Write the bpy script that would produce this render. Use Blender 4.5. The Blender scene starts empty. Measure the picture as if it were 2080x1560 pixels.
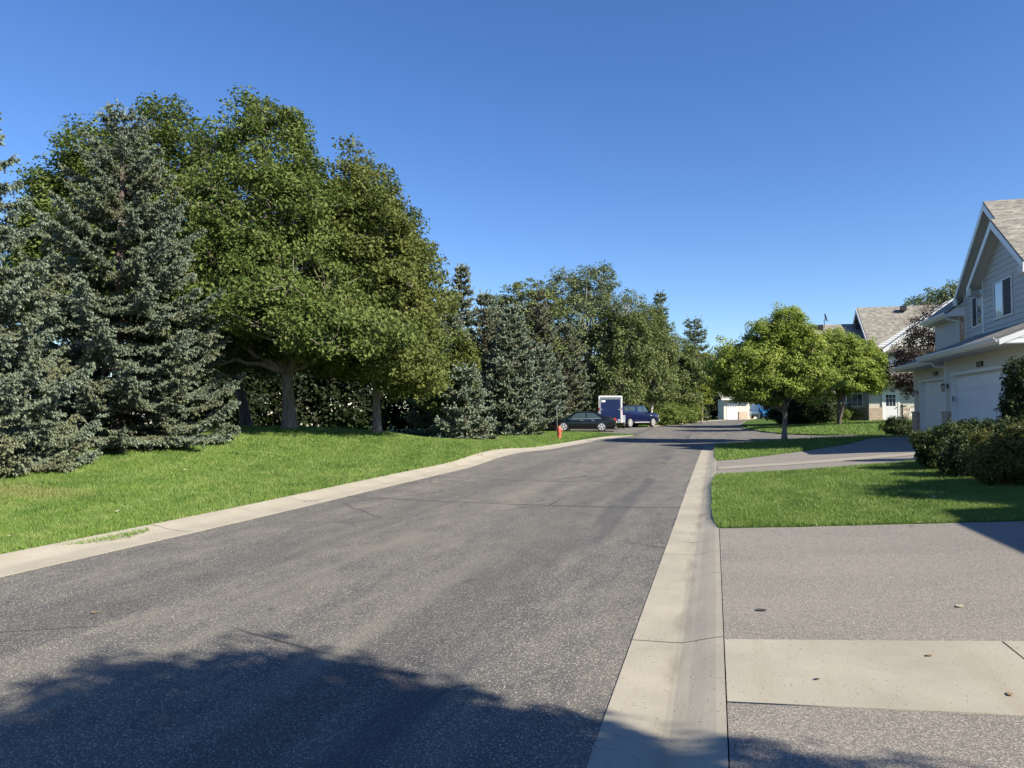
import bpy, bmesh, math, random
import numpy as np
from mathutils import Vector, Matrix
R = math.radians
random.seed(7)
S = bpy.context.scene
COL = S.collection

# ------------------------------------------------------------------ camera, light, exposure
F_PX, CX, CY, YAW, HORV, EYE = 1443.0, 1040.0, 780.0, R(15.9), 837.0, 1.6
PIT = math.atan((HORV - CY) / F_PX)
cam = bpy.data.objects.new('camera', bpy.data.cameras.new('camera'))
COL.objects.link(cam)
cam.data.sensor_width = 36; cam.data.lens = 36 * F_PX / 2080
cam.data.clip_end = 3000; cam.data.clip_start = 0.05
cam.location = (0, 0, EYE)
cam.rotation_euler = (R(90) + PIT, 0, YAW)
S.camera = cam

SUN_EL = R(35); SUN_AZ = math.atan2(-0.357, 0.934)      # direction towards the sun, angle from +X
sd = Vector((math.cos(SUN_EL) * math.cos(SUN_AZ), math.cos(SUN_EL) * math.sin(SUN_AZ), math.sin(SUN_EL)))
sl = bpy.data.lights.new('sun', 'SUN'); sl.energy = 4.6; sl.angle = R(0.53); sl.color = (1.0, 0.92, 0.775)
so = bpy.data.objects.new('sun', sl); COL.objects.link(so)
sl.energy = 5.0
so.rotation_euler = sd.to_track_quat('Z', 'Y').to_euler(); so.location = (20, -10, 30)

w = bpy.data.worlds.new('World'); S.world = w; w.use_nodes = True
wn = w.node_tree
sky = wn.nodes.new('ShaderNodeTexSky'); sky.sky_type = 'NISHITA'; sky.sun_disc = False
sky.sun_elevation = SUN_EL; sky.sun_rotation = math.pi / 2 - SUN_AZ
sky.air_density = 1.0; sky.dust_density = 0.15; sky.ozone_density = 4.0; sky.altitude = 300
bg = wn.nodes['Background']; bg.inputs['Strength'].default_value = 0.087
hs = wn.nodes.new('ShaderNodeHueSaturation'); hs.inputs['Saturation'].default_value = 1.18; hs.inputs['Value'].default_value = 1.0; hs.inputs['Hue'].default_value = .51
wn.links.new(sky.outputs[0], hs.inputs['Color']); wn.links.new(hs.outputs[0], bg.inputs['Color'])
S.view_settings.view_transform = 'Standard'; S.view_settings.look = 'None'
S.view_settings.exposure = 1.08; S.view_settings.gamma = 1
S.render.engine = 'CYCLES'
S.render.resolution_x = 1024; S.render.resolution_y = 768
try:
    S.cycles.max_bounces = 6; S.cycles.transparent_max_bounces = 8; S.cycles.transmission_bounces = 3
    S.cycles.diffuse_bounces = 3; S.cycles.glossy_bounces = 3
except Exception: pass

# ------------------------------------------------------------------ terrain height
CP = []
for y in (-12, 0, 10, 20, 30):
    CP += [(-6.7, y, 0), (-0.55, y, 0), (-3.6, y, 0), (8.5, y, .5), (3.5, y, .21 if y < 25 else .19), (14, y, .75), (-7.6, y, 0)]
CP += [(-6, 40, .05), (-1, 40, .06), (-3, 47, .15), (-3, 56, .22), (-1, 65, .25), (0, 80, .33), (1, 95, .45), (3, 115, .75),
       (9.1, 34.5, .5), (3.2, 36.5, .2), (7.9, 39.5, .3), (8.9, 43.5, .25), (4.3, 46.5, .22), (14, 42, .32), (7.8, 51, .65),
       (12.6, 59, .9), (20, 59, 1.0), (5, 62, .5), (2.8, 56, .25), (2.4, 72, .3), (6, 85, .75), (10, 100, .8), (25, 40, .6), (25, 80, 1.0),
       (-10.8, 10, .16), (-15.2, 15.3, .62), (-12.2, 18.3, .60), (-13.8, 21.0, .98), (-11.7, 23.2, .85), (-16.5, 22.5, .95), (-13.5, 28.5, .45), (-14.6, 36, .1), (-14, 44, .05),
       (-9.4, 33, .04), (-9.5, 28, .16), (-9.4, 51.4, .19), (-8.5, 40.3, .02), (-16, 54, .22), (-20, 45, .1), (-5.5, 60, .27), (-6, 72, .3),
       (-30, 10, .5), (-30, 30, .5), (-40, 60, .4), (-30, -15, .3), (-20, 32, .5), (-20, 90, .5), (-40, 120, .7), (30, 120, 1.2), (35, 0, 1.0)]
CP = np.array(CP, float)
def _U(r2): return np.where(r2 > 1e-9, r2 * np.log(np.maximum(r2, 1e-9)), 0) / 2
def _solve():
    n = len(CP); D = ((CP[:, None, :2] - CP[None, :, :2]) ** 2).sum(2)
    K = _U(D) + np.eye(n) * 8.0
    Pm = np.c_[np.ones(n), CP[:, :2]]
    A = np.zeros((n + 3, n + 3)); A[:n, :n] = K; A[:n, n:] = Pm; A[n:, :n] = Pm.T
    return np.linalg.solve(A, np.r_[CP[:, 2], 0, 0, 0])
TW = _solve()
def Hn(x, y):
    x = np.clip(np.asarray(x, float), -42, 36); y = np.clip(np.asarray(y, float), -14, 122)
    sh = x.shape; x = x.ravel(); y = y.ravel(); out = np.empty(len(x)); n = len(CP)
    for i in range(0, len(x), 40000):
        xs = x[i:i + 40000]; ys = y[i:i + 40000]
        D = (xs[:, None] - CP[None, :, 0]) ** 2 + (ys[:, None] - CP[None, :, 1]) ** 2
        out[i:i + 40000] = _U(D) @ TW[:n] + TW[n] + TW[n + 1] * xs + TW[n + 2] * ys
    return out.reshape(sh)
def H(x, y): return float(Hn(np.array([x]), np.array([y]))[0])

def ray(u, v):
    x = (u - CX) / F_PX; y = -(v - CY) / F_PX
    c, s = math.cos(PIT), math.sin(PIT); fy = c - s * y; fz = s + c * y
    cy, sy = math.cos(YAW), math.sin(YAW)
    return (x * cy - fy * sy, x * sy + fy * cy, fz)
def gp(u, v, off=0.062):
    """ground point (x, y) where this line of sight of the survey photo meets the terrain"""
    r = ray(u, v); t0 = 2.0
    t = t0
    while t < 160:
        if EYE + r[2] * t <= H(r[0] * t, r[1] * t) + off: break
        t += 0.1 if t < 20 else 0.35
    return (r[0] * t, r[1] * t)
def at(u, d):
    """world x, y at image column u and distance d along the optical axis"""
    x = (u - CX) / F_PX * d; cy, sy = math.cos(YAW), math.sin(YAW)
    return (x * cy - d * sy, x * sy + d * cy)
def zat(v, d): return EYE + (HORV - v) / F_PX * d

# ------------------------------------------------------------------ materials
def mat(name, col=(.5, .5, .5), rough=.8, metal=0.0, spec=None, build=None, coat=0):
    m = bpy.data.materials.new(name); m.use_nodes = True; nt = m.node_tree
    b = nt.nodes['Principled BSDF']
    b.inputs['Base Color'].default_value = (*col, 1); b.inputs['Roughness'].default_value = rough
    b.inputs['Metallic'].default_value = metal
    if spec is not None: b.inputs['Specular IOR Level'].default_value = spec
    if coat: b.inputs['Coat Weight'].default_value = coat; b.inputs['Coat Roughness'].default_value = .05
    if build: build(nt, b)
    return m
class NT:
    def __init__(s, nt): s.nt = nt; s.n = nt.nodes; s.l = nt.links
    def co(s, scale=(1, 1, 1), kind='Object'):
        t = s.n.new('ShaderNodeTexCoord'); m = s.n.new('ShaderNodeMapping'); m.inputs['Scale'].default_value = scale
        s.l.new(t.outputs[kind], m.inputs[0]); return m.outputs[0]
    def noise(s, vec, scale, detail=4, rough=.55):
        t = s.n.new('ShaderNodeTexNoise'); t.inputs['Scale'].default_value = scale; t.inputs['Detail'].default_value = detail
        t.inputs['Roughness'].default_value = rough; s.l.new(vec, t.inputs['Vector']); return t.outputs['Fac']
    def vor(s, vec, scale, out='Color', feat='F1'):
        t = s.n.new('ShaderNodeTexVoronoi'); t.feature = feat; t.inputs['Scale'].default_value = scale
        s.l.new(vec, t.inputs['Vector']); return t.outputs[out]
    def ramp(s, fac, stops):
        t = s.n.new('ShaderNodeValToRGB'); e = t.color_ramp.elements
        while len(e) < len(stops): e.new(.5)
        for i, (p, c) in enumerate(stops):
            e[i].position = p; e[i].color = (*c, 1) if not isinstance(c, (int, float)) else (c, c, c, 1)
        s.l.new(fac, t.inputs[0]); return t.outputs[0]
    def mix(s, fac, a, b, mode='MIX'):
        t = s.n.new('ShaderNodeMix'); t.data_type = 'RGBA'; t.blend_type = mode; t.clamp_factor = True
        for v, i in ((fac, 0), (a, 6), (b, 7)):
            if isinstance(v, (int, float)): t.inputs[i].default_value = v if i == 0 else (v, v, v, 1)
            elif isinstance(v, tuple): t.inputs[i].default_value = (*v, 1)
            else: s.l.new(v, t.inputs[i])
        return t.outputs[2]
    def math(s, op, a, b=None, clamp=False):
        t = s.n.new('ShaderNodeMath'); t.operation = op; t.use_clamp = clamp
        for i, v in enumerate((a, b)):
            if v is None: continue
            if isinstance(v, (int, float)): t.inputs[i].default_value = v
            else: s.l.new(v, t.inputs[i])
        return t.outputs[0]
    def xyz(s, vec=None):
        t = s.n.new('ShaderNodeSeparateXYZ'); s.l.new(vec or s.co(), t.inputs[0]); return t.outputs
    def bump(s, b, h, strength=.3, dist=.01):
        t = s.n.new('ShaderNodeBump'); t.inputs['Strength'].default_value = strength; t.inputs['Distance'].default_value = dist
        s.l.new(h, t.inputs['Height']); s.l.new(t.outputs[0], b.inputs['Normal'])
    def out(s, b, c): s.l.new(c, b.inputs['Base Color'])
    def line(s, val, at_, w_, soft):           # 1 on the line val == at_
        d = s.math('ABSOLUTE', s.math('SUBTRACT', val, at_))
        return s.ramp(d, [(0, 1), (0, 1), (1, 0)]) if False else s.math('SUBTRACT', 1.0, s.math('DIVIDE', s.math('SUBTRACT', d, w_), soft, True), True)

def asphalt_road(nt, b):
    k = NT(nt); o = k.co(); X = k.xyz(o)
    big = k.noise(k.co((1.3, .13, 1)), 1.1, 6, .62)
    mid = k.noise(k.co((1.5, .6, 1)), 2.3, 6, .68)
    fine = k.noise(o, 55, 3, .7)
    v = k.vor(o, 105); sv = nt.nodes.new('ShaderNodeSeparateColor'); k.l.new(v, sv.inputs[0])
    vd = k.vor(o, 105, 'Distance')
    base = k.ramp(k.math('ADD', k.math('MULTIPLY', big, .6), k.math('MULTIPLY', mid, .4)), [(.38, (.052, .052, .054)), (.50, (.084, .081, .076)), (.64, (.145, .134, .110))])
    base = k.mix(k.ramp(fine, [(.35, 0), (.7, .55)]), base, (.15, .14, .125))
    # wear lets pale aggregate show
    wear = k.ramp(mid, [(.35, .95), (.62, 1.45)])
    thr = k.math('SUBTRACT', k.math('MULTIPLY', sv.outputs[0], 1.0), k.math('SUBTRACT', 1.12, k.math('MULTIPLY', wear, .42)))
    spk = k.math('MULTIPLY', k.math('GREATER_THAN', thr, 0), k.math('LESS_THAN', vd, .45))
    tone = k.ramp(sv.outputs[1], [(0, (.22, .21, .18)), (.6, (.34, .315, .26)), (.9, (.52, .48, .41)), (1, (.36, .27, .19))])
    c = k.mix(spk, base, tone)
    # tan worn streaks running with the road
    wob = k.math('ADD', X[0], k.math('MULTIPLY', k.math('SUBTRACT', k.noise(k.co((1, .12, 1)), 1.1, 3), .5), .9))
    st1 = k.line(wob, -3.75, .05, .5); st2 = k.line(wob, -2.55, .02, .3)
    stn = k.math('MULTIPLY', k.math('MAXIMUM', st1, k.math('MULTIPLY', st2, .5)), k.ramp(k.noise(k.co((1, .3, 1)), 1.7, 4), [(.42, 0), (.62, .55)]))
    c = k.mix(stn, c, (.20, .185, .15))
    dark = k.line(wob, -1.55, .10, .12)
    c = k.mix(k.math('MULTIPLY', dark, k.ramp(k.noise(k.co((1, .25, 1)), .9, 2), [(.45, 0), (.55, .6)])), c, (.055, .057, .065))
    ed = k.vor(k.mix(.10, o, k.noise(o, 3, 4)), .42, 'Distance', 'DISTANCE_TO_EDGE')
    ckm = k.ramp(k.noise(o, .22, 2), [(.50, 0), (.56, 1)])
    c = k.mix(k.math('MULTIPLY', k.math('MULTIPLY', k.math('LESS_THAN', ed, .0045), ckm), .8), c, (.03, .03, .032))
    oil = k.ramp(k.noise(k.co((1, .7, 1)), 1.9, 3), [(.68, 0), (.74, .55)])
    c = k.mix(oil, c, (.045, .045, .048))
    lane = k.math('MAXIMUM', k.line(wob, -2.1, .18, .35), k.line(wob, -4.9, .18, .35))
    c = k.mix(k.math('MULTIPLY', lane, .28), c, (.062, .061, .060))
    # sealed cracks across the road
    wy = k.math('ADD', X[1], k.math('MULTIPLY', k.math('SUBTRACT', k.noise(o, .8, 3), .5), .30))
    for yy, wd in ((12.15, .022), (16.6, .016), (22.6, .018), (27.5, .02)):
        c = k.mix(k.math('MULTIPLY', k.line(wy, yy, wd, .03), .8), c, (.028, .028, .032))
    k.out(b, c)
    k.bump(b, k.math('ADD', k.math('MULTIPLY', vd, -.6), k.noise(o, 140, 2)), .55, .006)
def asphalt_drive(nt, b):
    k = NT(nt); o = k.co()
    v = k.vor(o, 170); sv = nt.nodes.new('ShaderNodeSeparateColor'); k.l.new(v, sv.inputs[0])
    base = k.ramp(k.noise(k.co((.4, 1.2, 1)), .9, 5), [(.35, (.158, .141, .116)), (.65, (.214, .192, .158))])
    base = k.mix(k.ramp(k.noise(o, 60, 3, .7), [(.35, .0), (.7, .5)]), base, (.12, .11, .105))
    c = k.mix(k.math('MULTIPLY', k.math('GREATER_THAN', sv.outputs[0], .72), .8), base, k.ramp(sv.outputs[1], [(0, (.25, .225, .19)), (1, (.42, .385, .33))]))
    c = k.mix(k.math('MULTIPLY', k.math('LESS_THAN', sv.outputs[0], .16), .6), c, (.055, .05, .05))
    k.out(b, c); k.bump(b, k.noise(o, 160, 2), .5, .004)
def concrete(tone=(1, 1, 1), pit=1.0):
    def f(nt, b):
        k = NT(nt); o = k.co()
        a = tuple(x * y for x, y in zip((.290, .264, .205), tone)); d = tuple(x * y for x, y in zip((.385, .348, .270), tone))
        c = k.ramp(k.noise(o, 1.6, 6, .6), [(.32, a), (.68, d)])
        c = k.mix(k.ramp(k.noise(o, 70, 3, .7), [(.38, .45), (.62, 0)]), c, (.29, .26, .215))
        v = k.vor(o, 60); sv = nt.nodes.new('ShaderNodeSeparateColor'); k.l.new(v, sv.inputs[0])
        vd = k.vor(o, 60, 'Distance')
        c = k.mix(k.math('MULTIPLY', k.math('MULTIPLY', k.math('GREATER_THAN', sv.outputs[0], .93), k.math('LESS_THAN', vd, .3)), pit), c, (.10, .085, .07))
        st = k.ramp(k.noise(k.co((3, .4, 1)), 2.0, 5), [(.50, 0), (.72, .45)])
        c = k.mix(st, c, (.27, .23, .17))
        X = k.xyz(o)
        fl = k.math('MULTIPLY', k.line(k.math('ADD', X[0], k.math('MULTIPLY', k.noise(o, 1.5, 4), .12)), -.19, .035, .07), k.ramp(k.noise(k.co((2, .6, 1)), 3.0, 5), [(.46, 0), (.66, .45)]))
        c = k.mix(fl, c, (.17, .145, .105))
        ck = k.math('LESS_THAN', k.vor(k.mix(.12, o, k.noise(o, 4, 3)), 1.1, 'Distance', 'DISTANCE_TO_EDGE'), .006)
        c = k.mix(k.math('MULTIPLY', ck, k.ramp(k.noise(o, .7, 2), [(.54, 0), (.58, .8 if pit == 1.0 else 0)])), c, (.06, .05, .04))
        k.out(b, c); k.bump(b, k.noise(o, 90, 3), .4, .004)
    return f
def lawn_mat(nt, b):
    k = NT(nt); o = k.co(); X = k.xyz(o)
    c = k.ramp(k.noise(o, .55, 6, .65), [(.3, (.050, .095, .016)), (.52, (.075, .135, .022)), (.7, (.11, .17, .036))])
    c = k.mix(k.ramp(k.noise(o, 28, 4, .75), [(.38, .75), (.62, 0)]), c, (.018, .042, .008))
    c = k.mix(k.ramp(k.noise(o, 9, 4, .7), [(.5, 0), (.75, .5)]), c, (.12, .165, .045))
    # dry patch by the near spruce
    dx = k.math('MULTIPLY', k.math('ADD', X[0], 11.4), .5); dy = k.math('MULTIPLY', k.math('SUBTRACT', X[1], 9.3), .8)
    d = k.math('ADD', k.math('MULTIPLY', dx, dx), k.math('MULTIPLY', dy, dy))
    f = k.math('SUBTRACT', k.math('SUBTRACT', 1.0, d), k.math('MULTIPLY', k.noise(o, 2.5, 4), .9), True)
    c = k.mix(k.math('MULTIPLY', f, 1.6, True), c, (.13, .135, .045))
    k.out(b, c); k.bump(b, k.noise(o, 60, 3, .8), .8, .02)
def blade_mat(nt, b):
    k = NT(nt); o = k.co(); X = k.xyz(o)
    g = nt.nodes.new('ShaderNodeNewGeometry')
    c = k.ramp(k.noise(o, .55, 6, .65), [(.3, (.105, .185, .034)), (.52, (.145, .245, .046)), (.7, (.20, .29, .068))])
    c = k.mix(.30, c, k.ramp(g.outputs['Random Per Island'], [(0, (.06, .12, .02)), (.5, (.15, .24, .045)), (.9, (.25, .33, .09)), (1, (.40, .36, .16))]))
    band = k.ramp(k.math('SINE', k.math('MULTIPLY', k.math('ADD', X[0], k.math('MULTIPLY', X[1], .35)), 4.2)), [(.3, 0), (.7, .34)])
    c = k.mix(band, c, (.23, .32, .09))
    c = k.mix(k.ramp(k.noise(o, 2.6, 5, .7), [(.52, 0), (.70, .75)]), c, (.30, .34, .11))
    c = k.mix(k.ramp(k.noise(k.co((1, 1, 1), 'Object'), 1.3, 4, .6), [(.30, .6), (.46, 0)]), c, (.07, .14, .03))
    dx = k.math('MULTIPLY', k.math('ADD', X[0], 11.4), .5); dy = k.math('MULTIPLY', k.math('SUBTRACT', X[1], 9.3), .8)
    d = k.math('ADD', k.math('MULTIPLY', dx, dx), k.math('MULTIPLY', dy, dy))
    f = k.math('SUBTRACT', k.math('SUBTRACT', 1.0, d), k.math('MULTIPLY', k.noise(o, 2.5, 4), .9), True)
    c = k.mix(k.math('MULTIPLY', f, 1.6, True), c, (.24, .25, .085))
    k.out(b, c)
    foliage_trans(nt, b, c, .3)
def foliage_trans(nt, b, c, amt):
    k = NT(nt); tr = nt.nodes.new('ShaderNodeBsdfTranslucent'); mx = nt.nodes.new('ShaderNodeMixShader'); mx.inputs[0].default_value = amt
    o = [n for n in nt.nodes if n.type == 'OUTPUT_MATERIAL'][0]
    c2 = c; k.l.new(c, tr.inputs[0])
    k.l.new(b.outputs[0], mx.inputs[1]); k.l.new(tr.outputs[0], mx.inputs[2]); k.l.new(mx.outputs[0], o.inputs[0])
def leaf(name, c0, c1, c2, trans=.3, rough=.55, pscale=.5, spec=.22):
    def f(nt, b):
        k = NT(nt); o = k.co(); g = nt.nodes.new('ShaderNodeNewGeometry')
        c = k.ramp(g.outputs['Random Per Island'], [(0, c0), (.5, c1), (1, c2)])
        c = k.mix(k.ramp(k.noise(o, pscale, 3), [(.35, 0), (.65, .7)]), c, c2)
        c = k.mix(k.ramp(k.noise(o, pscale * 1.9, 2), [(.45, 0), (.7, .5)]), c, c0)
        k.out(b, c); foliage_trans(nt, b, c, trans)
    return mat(name, c1, rough, spec=spec, build=f)
def needle(name, old, new, olive):
    def f(nt, b):
        k = NT(nt); o = k.co(); g = nt.nodes.new('ShaderNodeNewGeometry')
        a = nt.nodes.new('ShaderNodeAttribute'); a.attribute_name = 'age'
        c = k.mix(a.outputs['Fac'], old, new)
        c = k.mix(k.ramp(k.noise(o, .8, 3), [(.48, 0), (.66, .8)]), c, olive)
        c = k.mix(k.math('MULTIPLY', g.outputs['Random Per Island'], .22), c, tuple(x * 1.6 for x in new))
        k.out(b, c); foliage_trans(nt, b, c, .12)
    return mat(name, new, .6, spec=.3, build=f)
def bark(name, a, d, sc=6):
    def f(nt, b):
        k = NT(nt); o = k.co((sc, sc, sc * .25))
        n = k.noise(o, 2, 6, .7); k.out(b, k.ramp(n, [(.35, a), (.65, d)])); k.bump(b, n, .8, .03)
    return mat(name, a, .9, build=f)
def shingle(name, cs):
    def f(nt, b):
        k = NT(nt); t = nt.nodes.new('ShaderNodeTexBrick'); t.inputs['Scale'].default_value = 1
        t.inputs['Brick Width'].default_value = .26; t.inputs['Row Height'].default_value = .125; t.inputs['Mortar Size'].default_value = .006
        t.inputs['Color1'].default_value = (0, 0, 0, 1); t.inputs['Color2'].default_value = (1, 1, 1, 1); t.inputs['Mortar'].default_value = (.15, .15, .15, 1)
        t.offset = .37; t.inputs['Bias'].default_value = 0
        uv = nt.nodes.new('ShaderNodeUVMap'); k.l.new(uv.outputs[0], t.inputs['Vector'])
        c = k.ramp(t.outputs['Color'], [(0, cs[0]), (.35, cs[1]), (.7, cs[2]), (1, cs[3])])
        c = k.mix(.35, c, k.ramp(k.noise(uv.outputs[0], 5, 3), [(.3, cs[0]), (.7, cs[3])]))
        c = k.mix(k.ramp(k.noise(uv.outputs[0], 90, 2), [(.4, .35), (.6, 0)]), c, cs[0])
        k.out(b, c); k.bump(b, t.outputs['Fac'], -.5, .012)
    return mat(name, cs[1], .95, build=f)
def stone(nt, b):
    k = NT(nt); t = nt.nodes.new('ShaderNodeTexBrick'); t.inputs['Scale'].default_value = 1
    t.inputs['Brick Width'].default_value = .22; t.inputs['Row Height'].default_value = .075; t.inputs['Mortar Size'].default_value = .008
    t.inputs['Color1'].default_value = (.42, .27, .17, 1); t.inputs['Color2'].default_value = (.60, .50, .38, 1); t.inputs['Mortar'].default_value = (.5, .46, .4, 1)
    uv = nt.nodes.new('ShaderNodeUVMap'); k.l.new(uv.outputs[0], t.inputs['Vector'])
    c = k.mix(.3, t.outputs['Color'], k.ramp(k.noise(uv.outputs[0], 6, 3), [(.3, (.25, .18, .13)), (.7, (.6, .5, .4))]))
    k.out(b, c); k.bump(b, t.outputs['Fac'], -.5, .01)
def paint(name, col, rough=.45, var=.06):
    def f(nt, b):
        k = NT(nt); o = k.co()
        lo = tuple(max(0, x * (1 - var * 2)) for x in col)
        k.out(b, k.ramp(k.noise(o, 1.3, 5), [(.3, lo), (.7, col)]))
    return mat(name, col, rough, build=f)
def glass(name, col=(.02, .03, .04), rough=.04):
    def f(nt, b):
        k = NT(nt); k.bump(b, k.noise(k.co(), 1.4, 2), .06, .01)
    return mat(name, col, rough, spec=1.0, build=f, coat=1)

M = dict(
    road=mat('road_asphalt', rough=.88, spec=.3, build=asphalt_road), drive=mat('driveway_asphalt', rough=.92, build=asphalt_drive),
    conc=mat('curb_concrete', rough=.9, build=concrete()), walk=mat('walk_concrete', rough=.9, build=concrete((.96, .98, .98), .8)),
    joint=paint('joint_dirt', (.05, .045, .04), .95),
    lawn=mat('lawn_grass', rough=.9, spec=.1, build=lawn_mat), blade=mat('grass_blades', rough=.55, spec=.25, build=blade_mat),
    mulch=bark('mulch_bed', (.05, .033, .022), (.12, .08, .055), 20),
    maple=leaf('maple_leaves', (.038, .074, .015), (.086, .134, .028), (.165, .200, .052)),
    maple2=leaf('olive_maple_leaves', (.044, .073, .015), (.100, .134, .029), (.185, .200, .054)),
    walk2=mat('old_walk_concrete', rough=.9, build=concrete((.80, .80, .80), .8)), ymaple=leaf('yellow_green_leaves', (.10, .15, .022), (.19, .24, .035), (.32, .34, .06)),
    pear=leaf('bright_green_leaves', (.095, .155, .022), (.22, .30, .046), (.40, .46, .11), .40),
    cott=leaf('grey_green_leaves', (.066, .10, .042), (.13, .172, .078), (.235, .275, .13), .25),
    birch=leaf('birch_leaves', (.060, .092, .026), (.122, .165, .052), (.225, .255, .095), .3),
    under=leaf('undergrowth_leaves', (.06, .11, .02), (.13, .19, .04), (.23, .28, .07), .35),
    darkl=leaf('dark_shrub_leaves', (.018, .032, .010), (.032, .055, .016), (.06, .085, .025), .15),
    backl=leaf('shade_darkened_leaves', (.005, .010, .004), (.011, .019, .006), (.024, .034, .010), .05),  # darker leaf copy, the shade of the back row is put into its colour
    bushl=leaf('barberry_leaves', (.016, .034, .010), (.036, .062, .018), (.13, .155, .042), .3, .45, 1.6),
    spirea=leaf('spirea_leaves', (.026, .046, .012), (.072, .098, .026), (.22, .20, .055), .35, .45, 2.2),
    purple=leaf('purple_leaves', (.015, .011, .010), (.035, .020, .018), (.08, .045, .038), .2),
    spruce=needle('blue_spruce_needles', (.050, .058, .028), (.190, .236, .172), (.165, .160, .075)),
    spruce2=needle('green_spruce_needles', (.050, .056, .028), (.175, .200, .130), (.145, .130, .065)),
    sprbrown=needle('brownish_spruce_needles', (.065, .055, .032), (.150, .165, .110), (.16, .12, .07)),
    pine=needle('pine_needles', (.04, .05, .02), (.12, .15, .065), (.11, .12, .045)),
    bark=bark('grey_bark', (.12, .10, .08), (.32, .27, .215)), pbark=bark('pale_bark', (.30, .24, .19), (.55, .47, .38), 4), dbark=bark('dark_bark', (.05, .038, .03), (.14, .11, .09)),
    bbark=bark('birch_bark', (.40, .35, .30), (.72, .68, .62), 3),
    siding=paint('cream_siding', (.60, .565, .48), .6, .02), siding_up=paint('grey_siding', (.49, .48, .455), .6, .02), trim=paint('white_trim', (.78, .78, .76), .45, .03),
    white=paint('white_door_paint', (.80, .80, .80), .5, .02), soffit=paint('soffit', (.55, .54, .50), .6, .02),
    shingle=shingle('brown_grey_shingles', [(.10, .093, .082), (.17, .157, .133), (.26, .240, .200), (.38, .355, .30)]),
    stone=mat('stone_veneer', rough=.9, build=stone), cap=paint('stone_cap', (.5, .45, .38), .9),
    glass=glass('window_glass'), screen=paint('screen_and_dark_interior', (.018, .02, .024), .6), carglass=mat('car_glass', (.035, .055, .055), .10, spec=.8),
    dark=paint('dark_fitting', (.02, .02, .022), .5), black=paint('black_rubber', (.018, .018, .018), .8), metal=mat('bare_metal', (.6, .6, .6), .35, 1.0),
    alum=mat('aluminium', (.72, .73, .74), .38, .7, build=lambda nt, b: NT(nt).bump(b, NT(nt).noise(NT(nt).co(), 3, 2), .1, .01)),
    carblack=mat('black_car_paint', (.004, .006, .006), .3, .0, spec=.4, coat=.45), truckblue=mat('navy_truck_paint', (.003, .005, .034), .3, .0, coat=.6),
    suvblue=mat('bright_blue_paint', (.03, .17, .42), .35, .1, coat=.8), trblue=mat('trailer_blue', (.006, .018, .075), .38, .0, spec=.3, coat=.2,
        build=lambda nt, b: NT(nt).bump(b, NT(nt).noise(NT(nt).co((1, 1, .6)), 1.6, 3), .5, .05)),
    rim=mat('silver_rim', (.75, .75, .76), .3, .6), red=mat('tail_lamp_red', (.45, .015, .012), .2, coat=1), amber=paint('amber_lens', (.6, .2, .05), .3),
    hyd=paint('hydrant_red', (.62, .13, .08), .5, .12), lampglass=glass('lamp_glass', (.35, .35, .33), .2), digit=paint('plaque_digit', (.30, .30, .29), .5),
    brown=paint('brown_wood', (.07, .05, .035), .8), green=paint('green_canvas', (.03, .08, .05), .8), grey=paint('grey_plastic', (.16, .17, .16), .7),
    dleaf=paint('dry_leaf', (.30, .20, .10), .8, .2), oleaf=paint('pale_leaf', (.45, .40, .28), .8, .2), twigm=paint('dark_leaf', (.05, .05, .04), .8),
)

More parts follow.
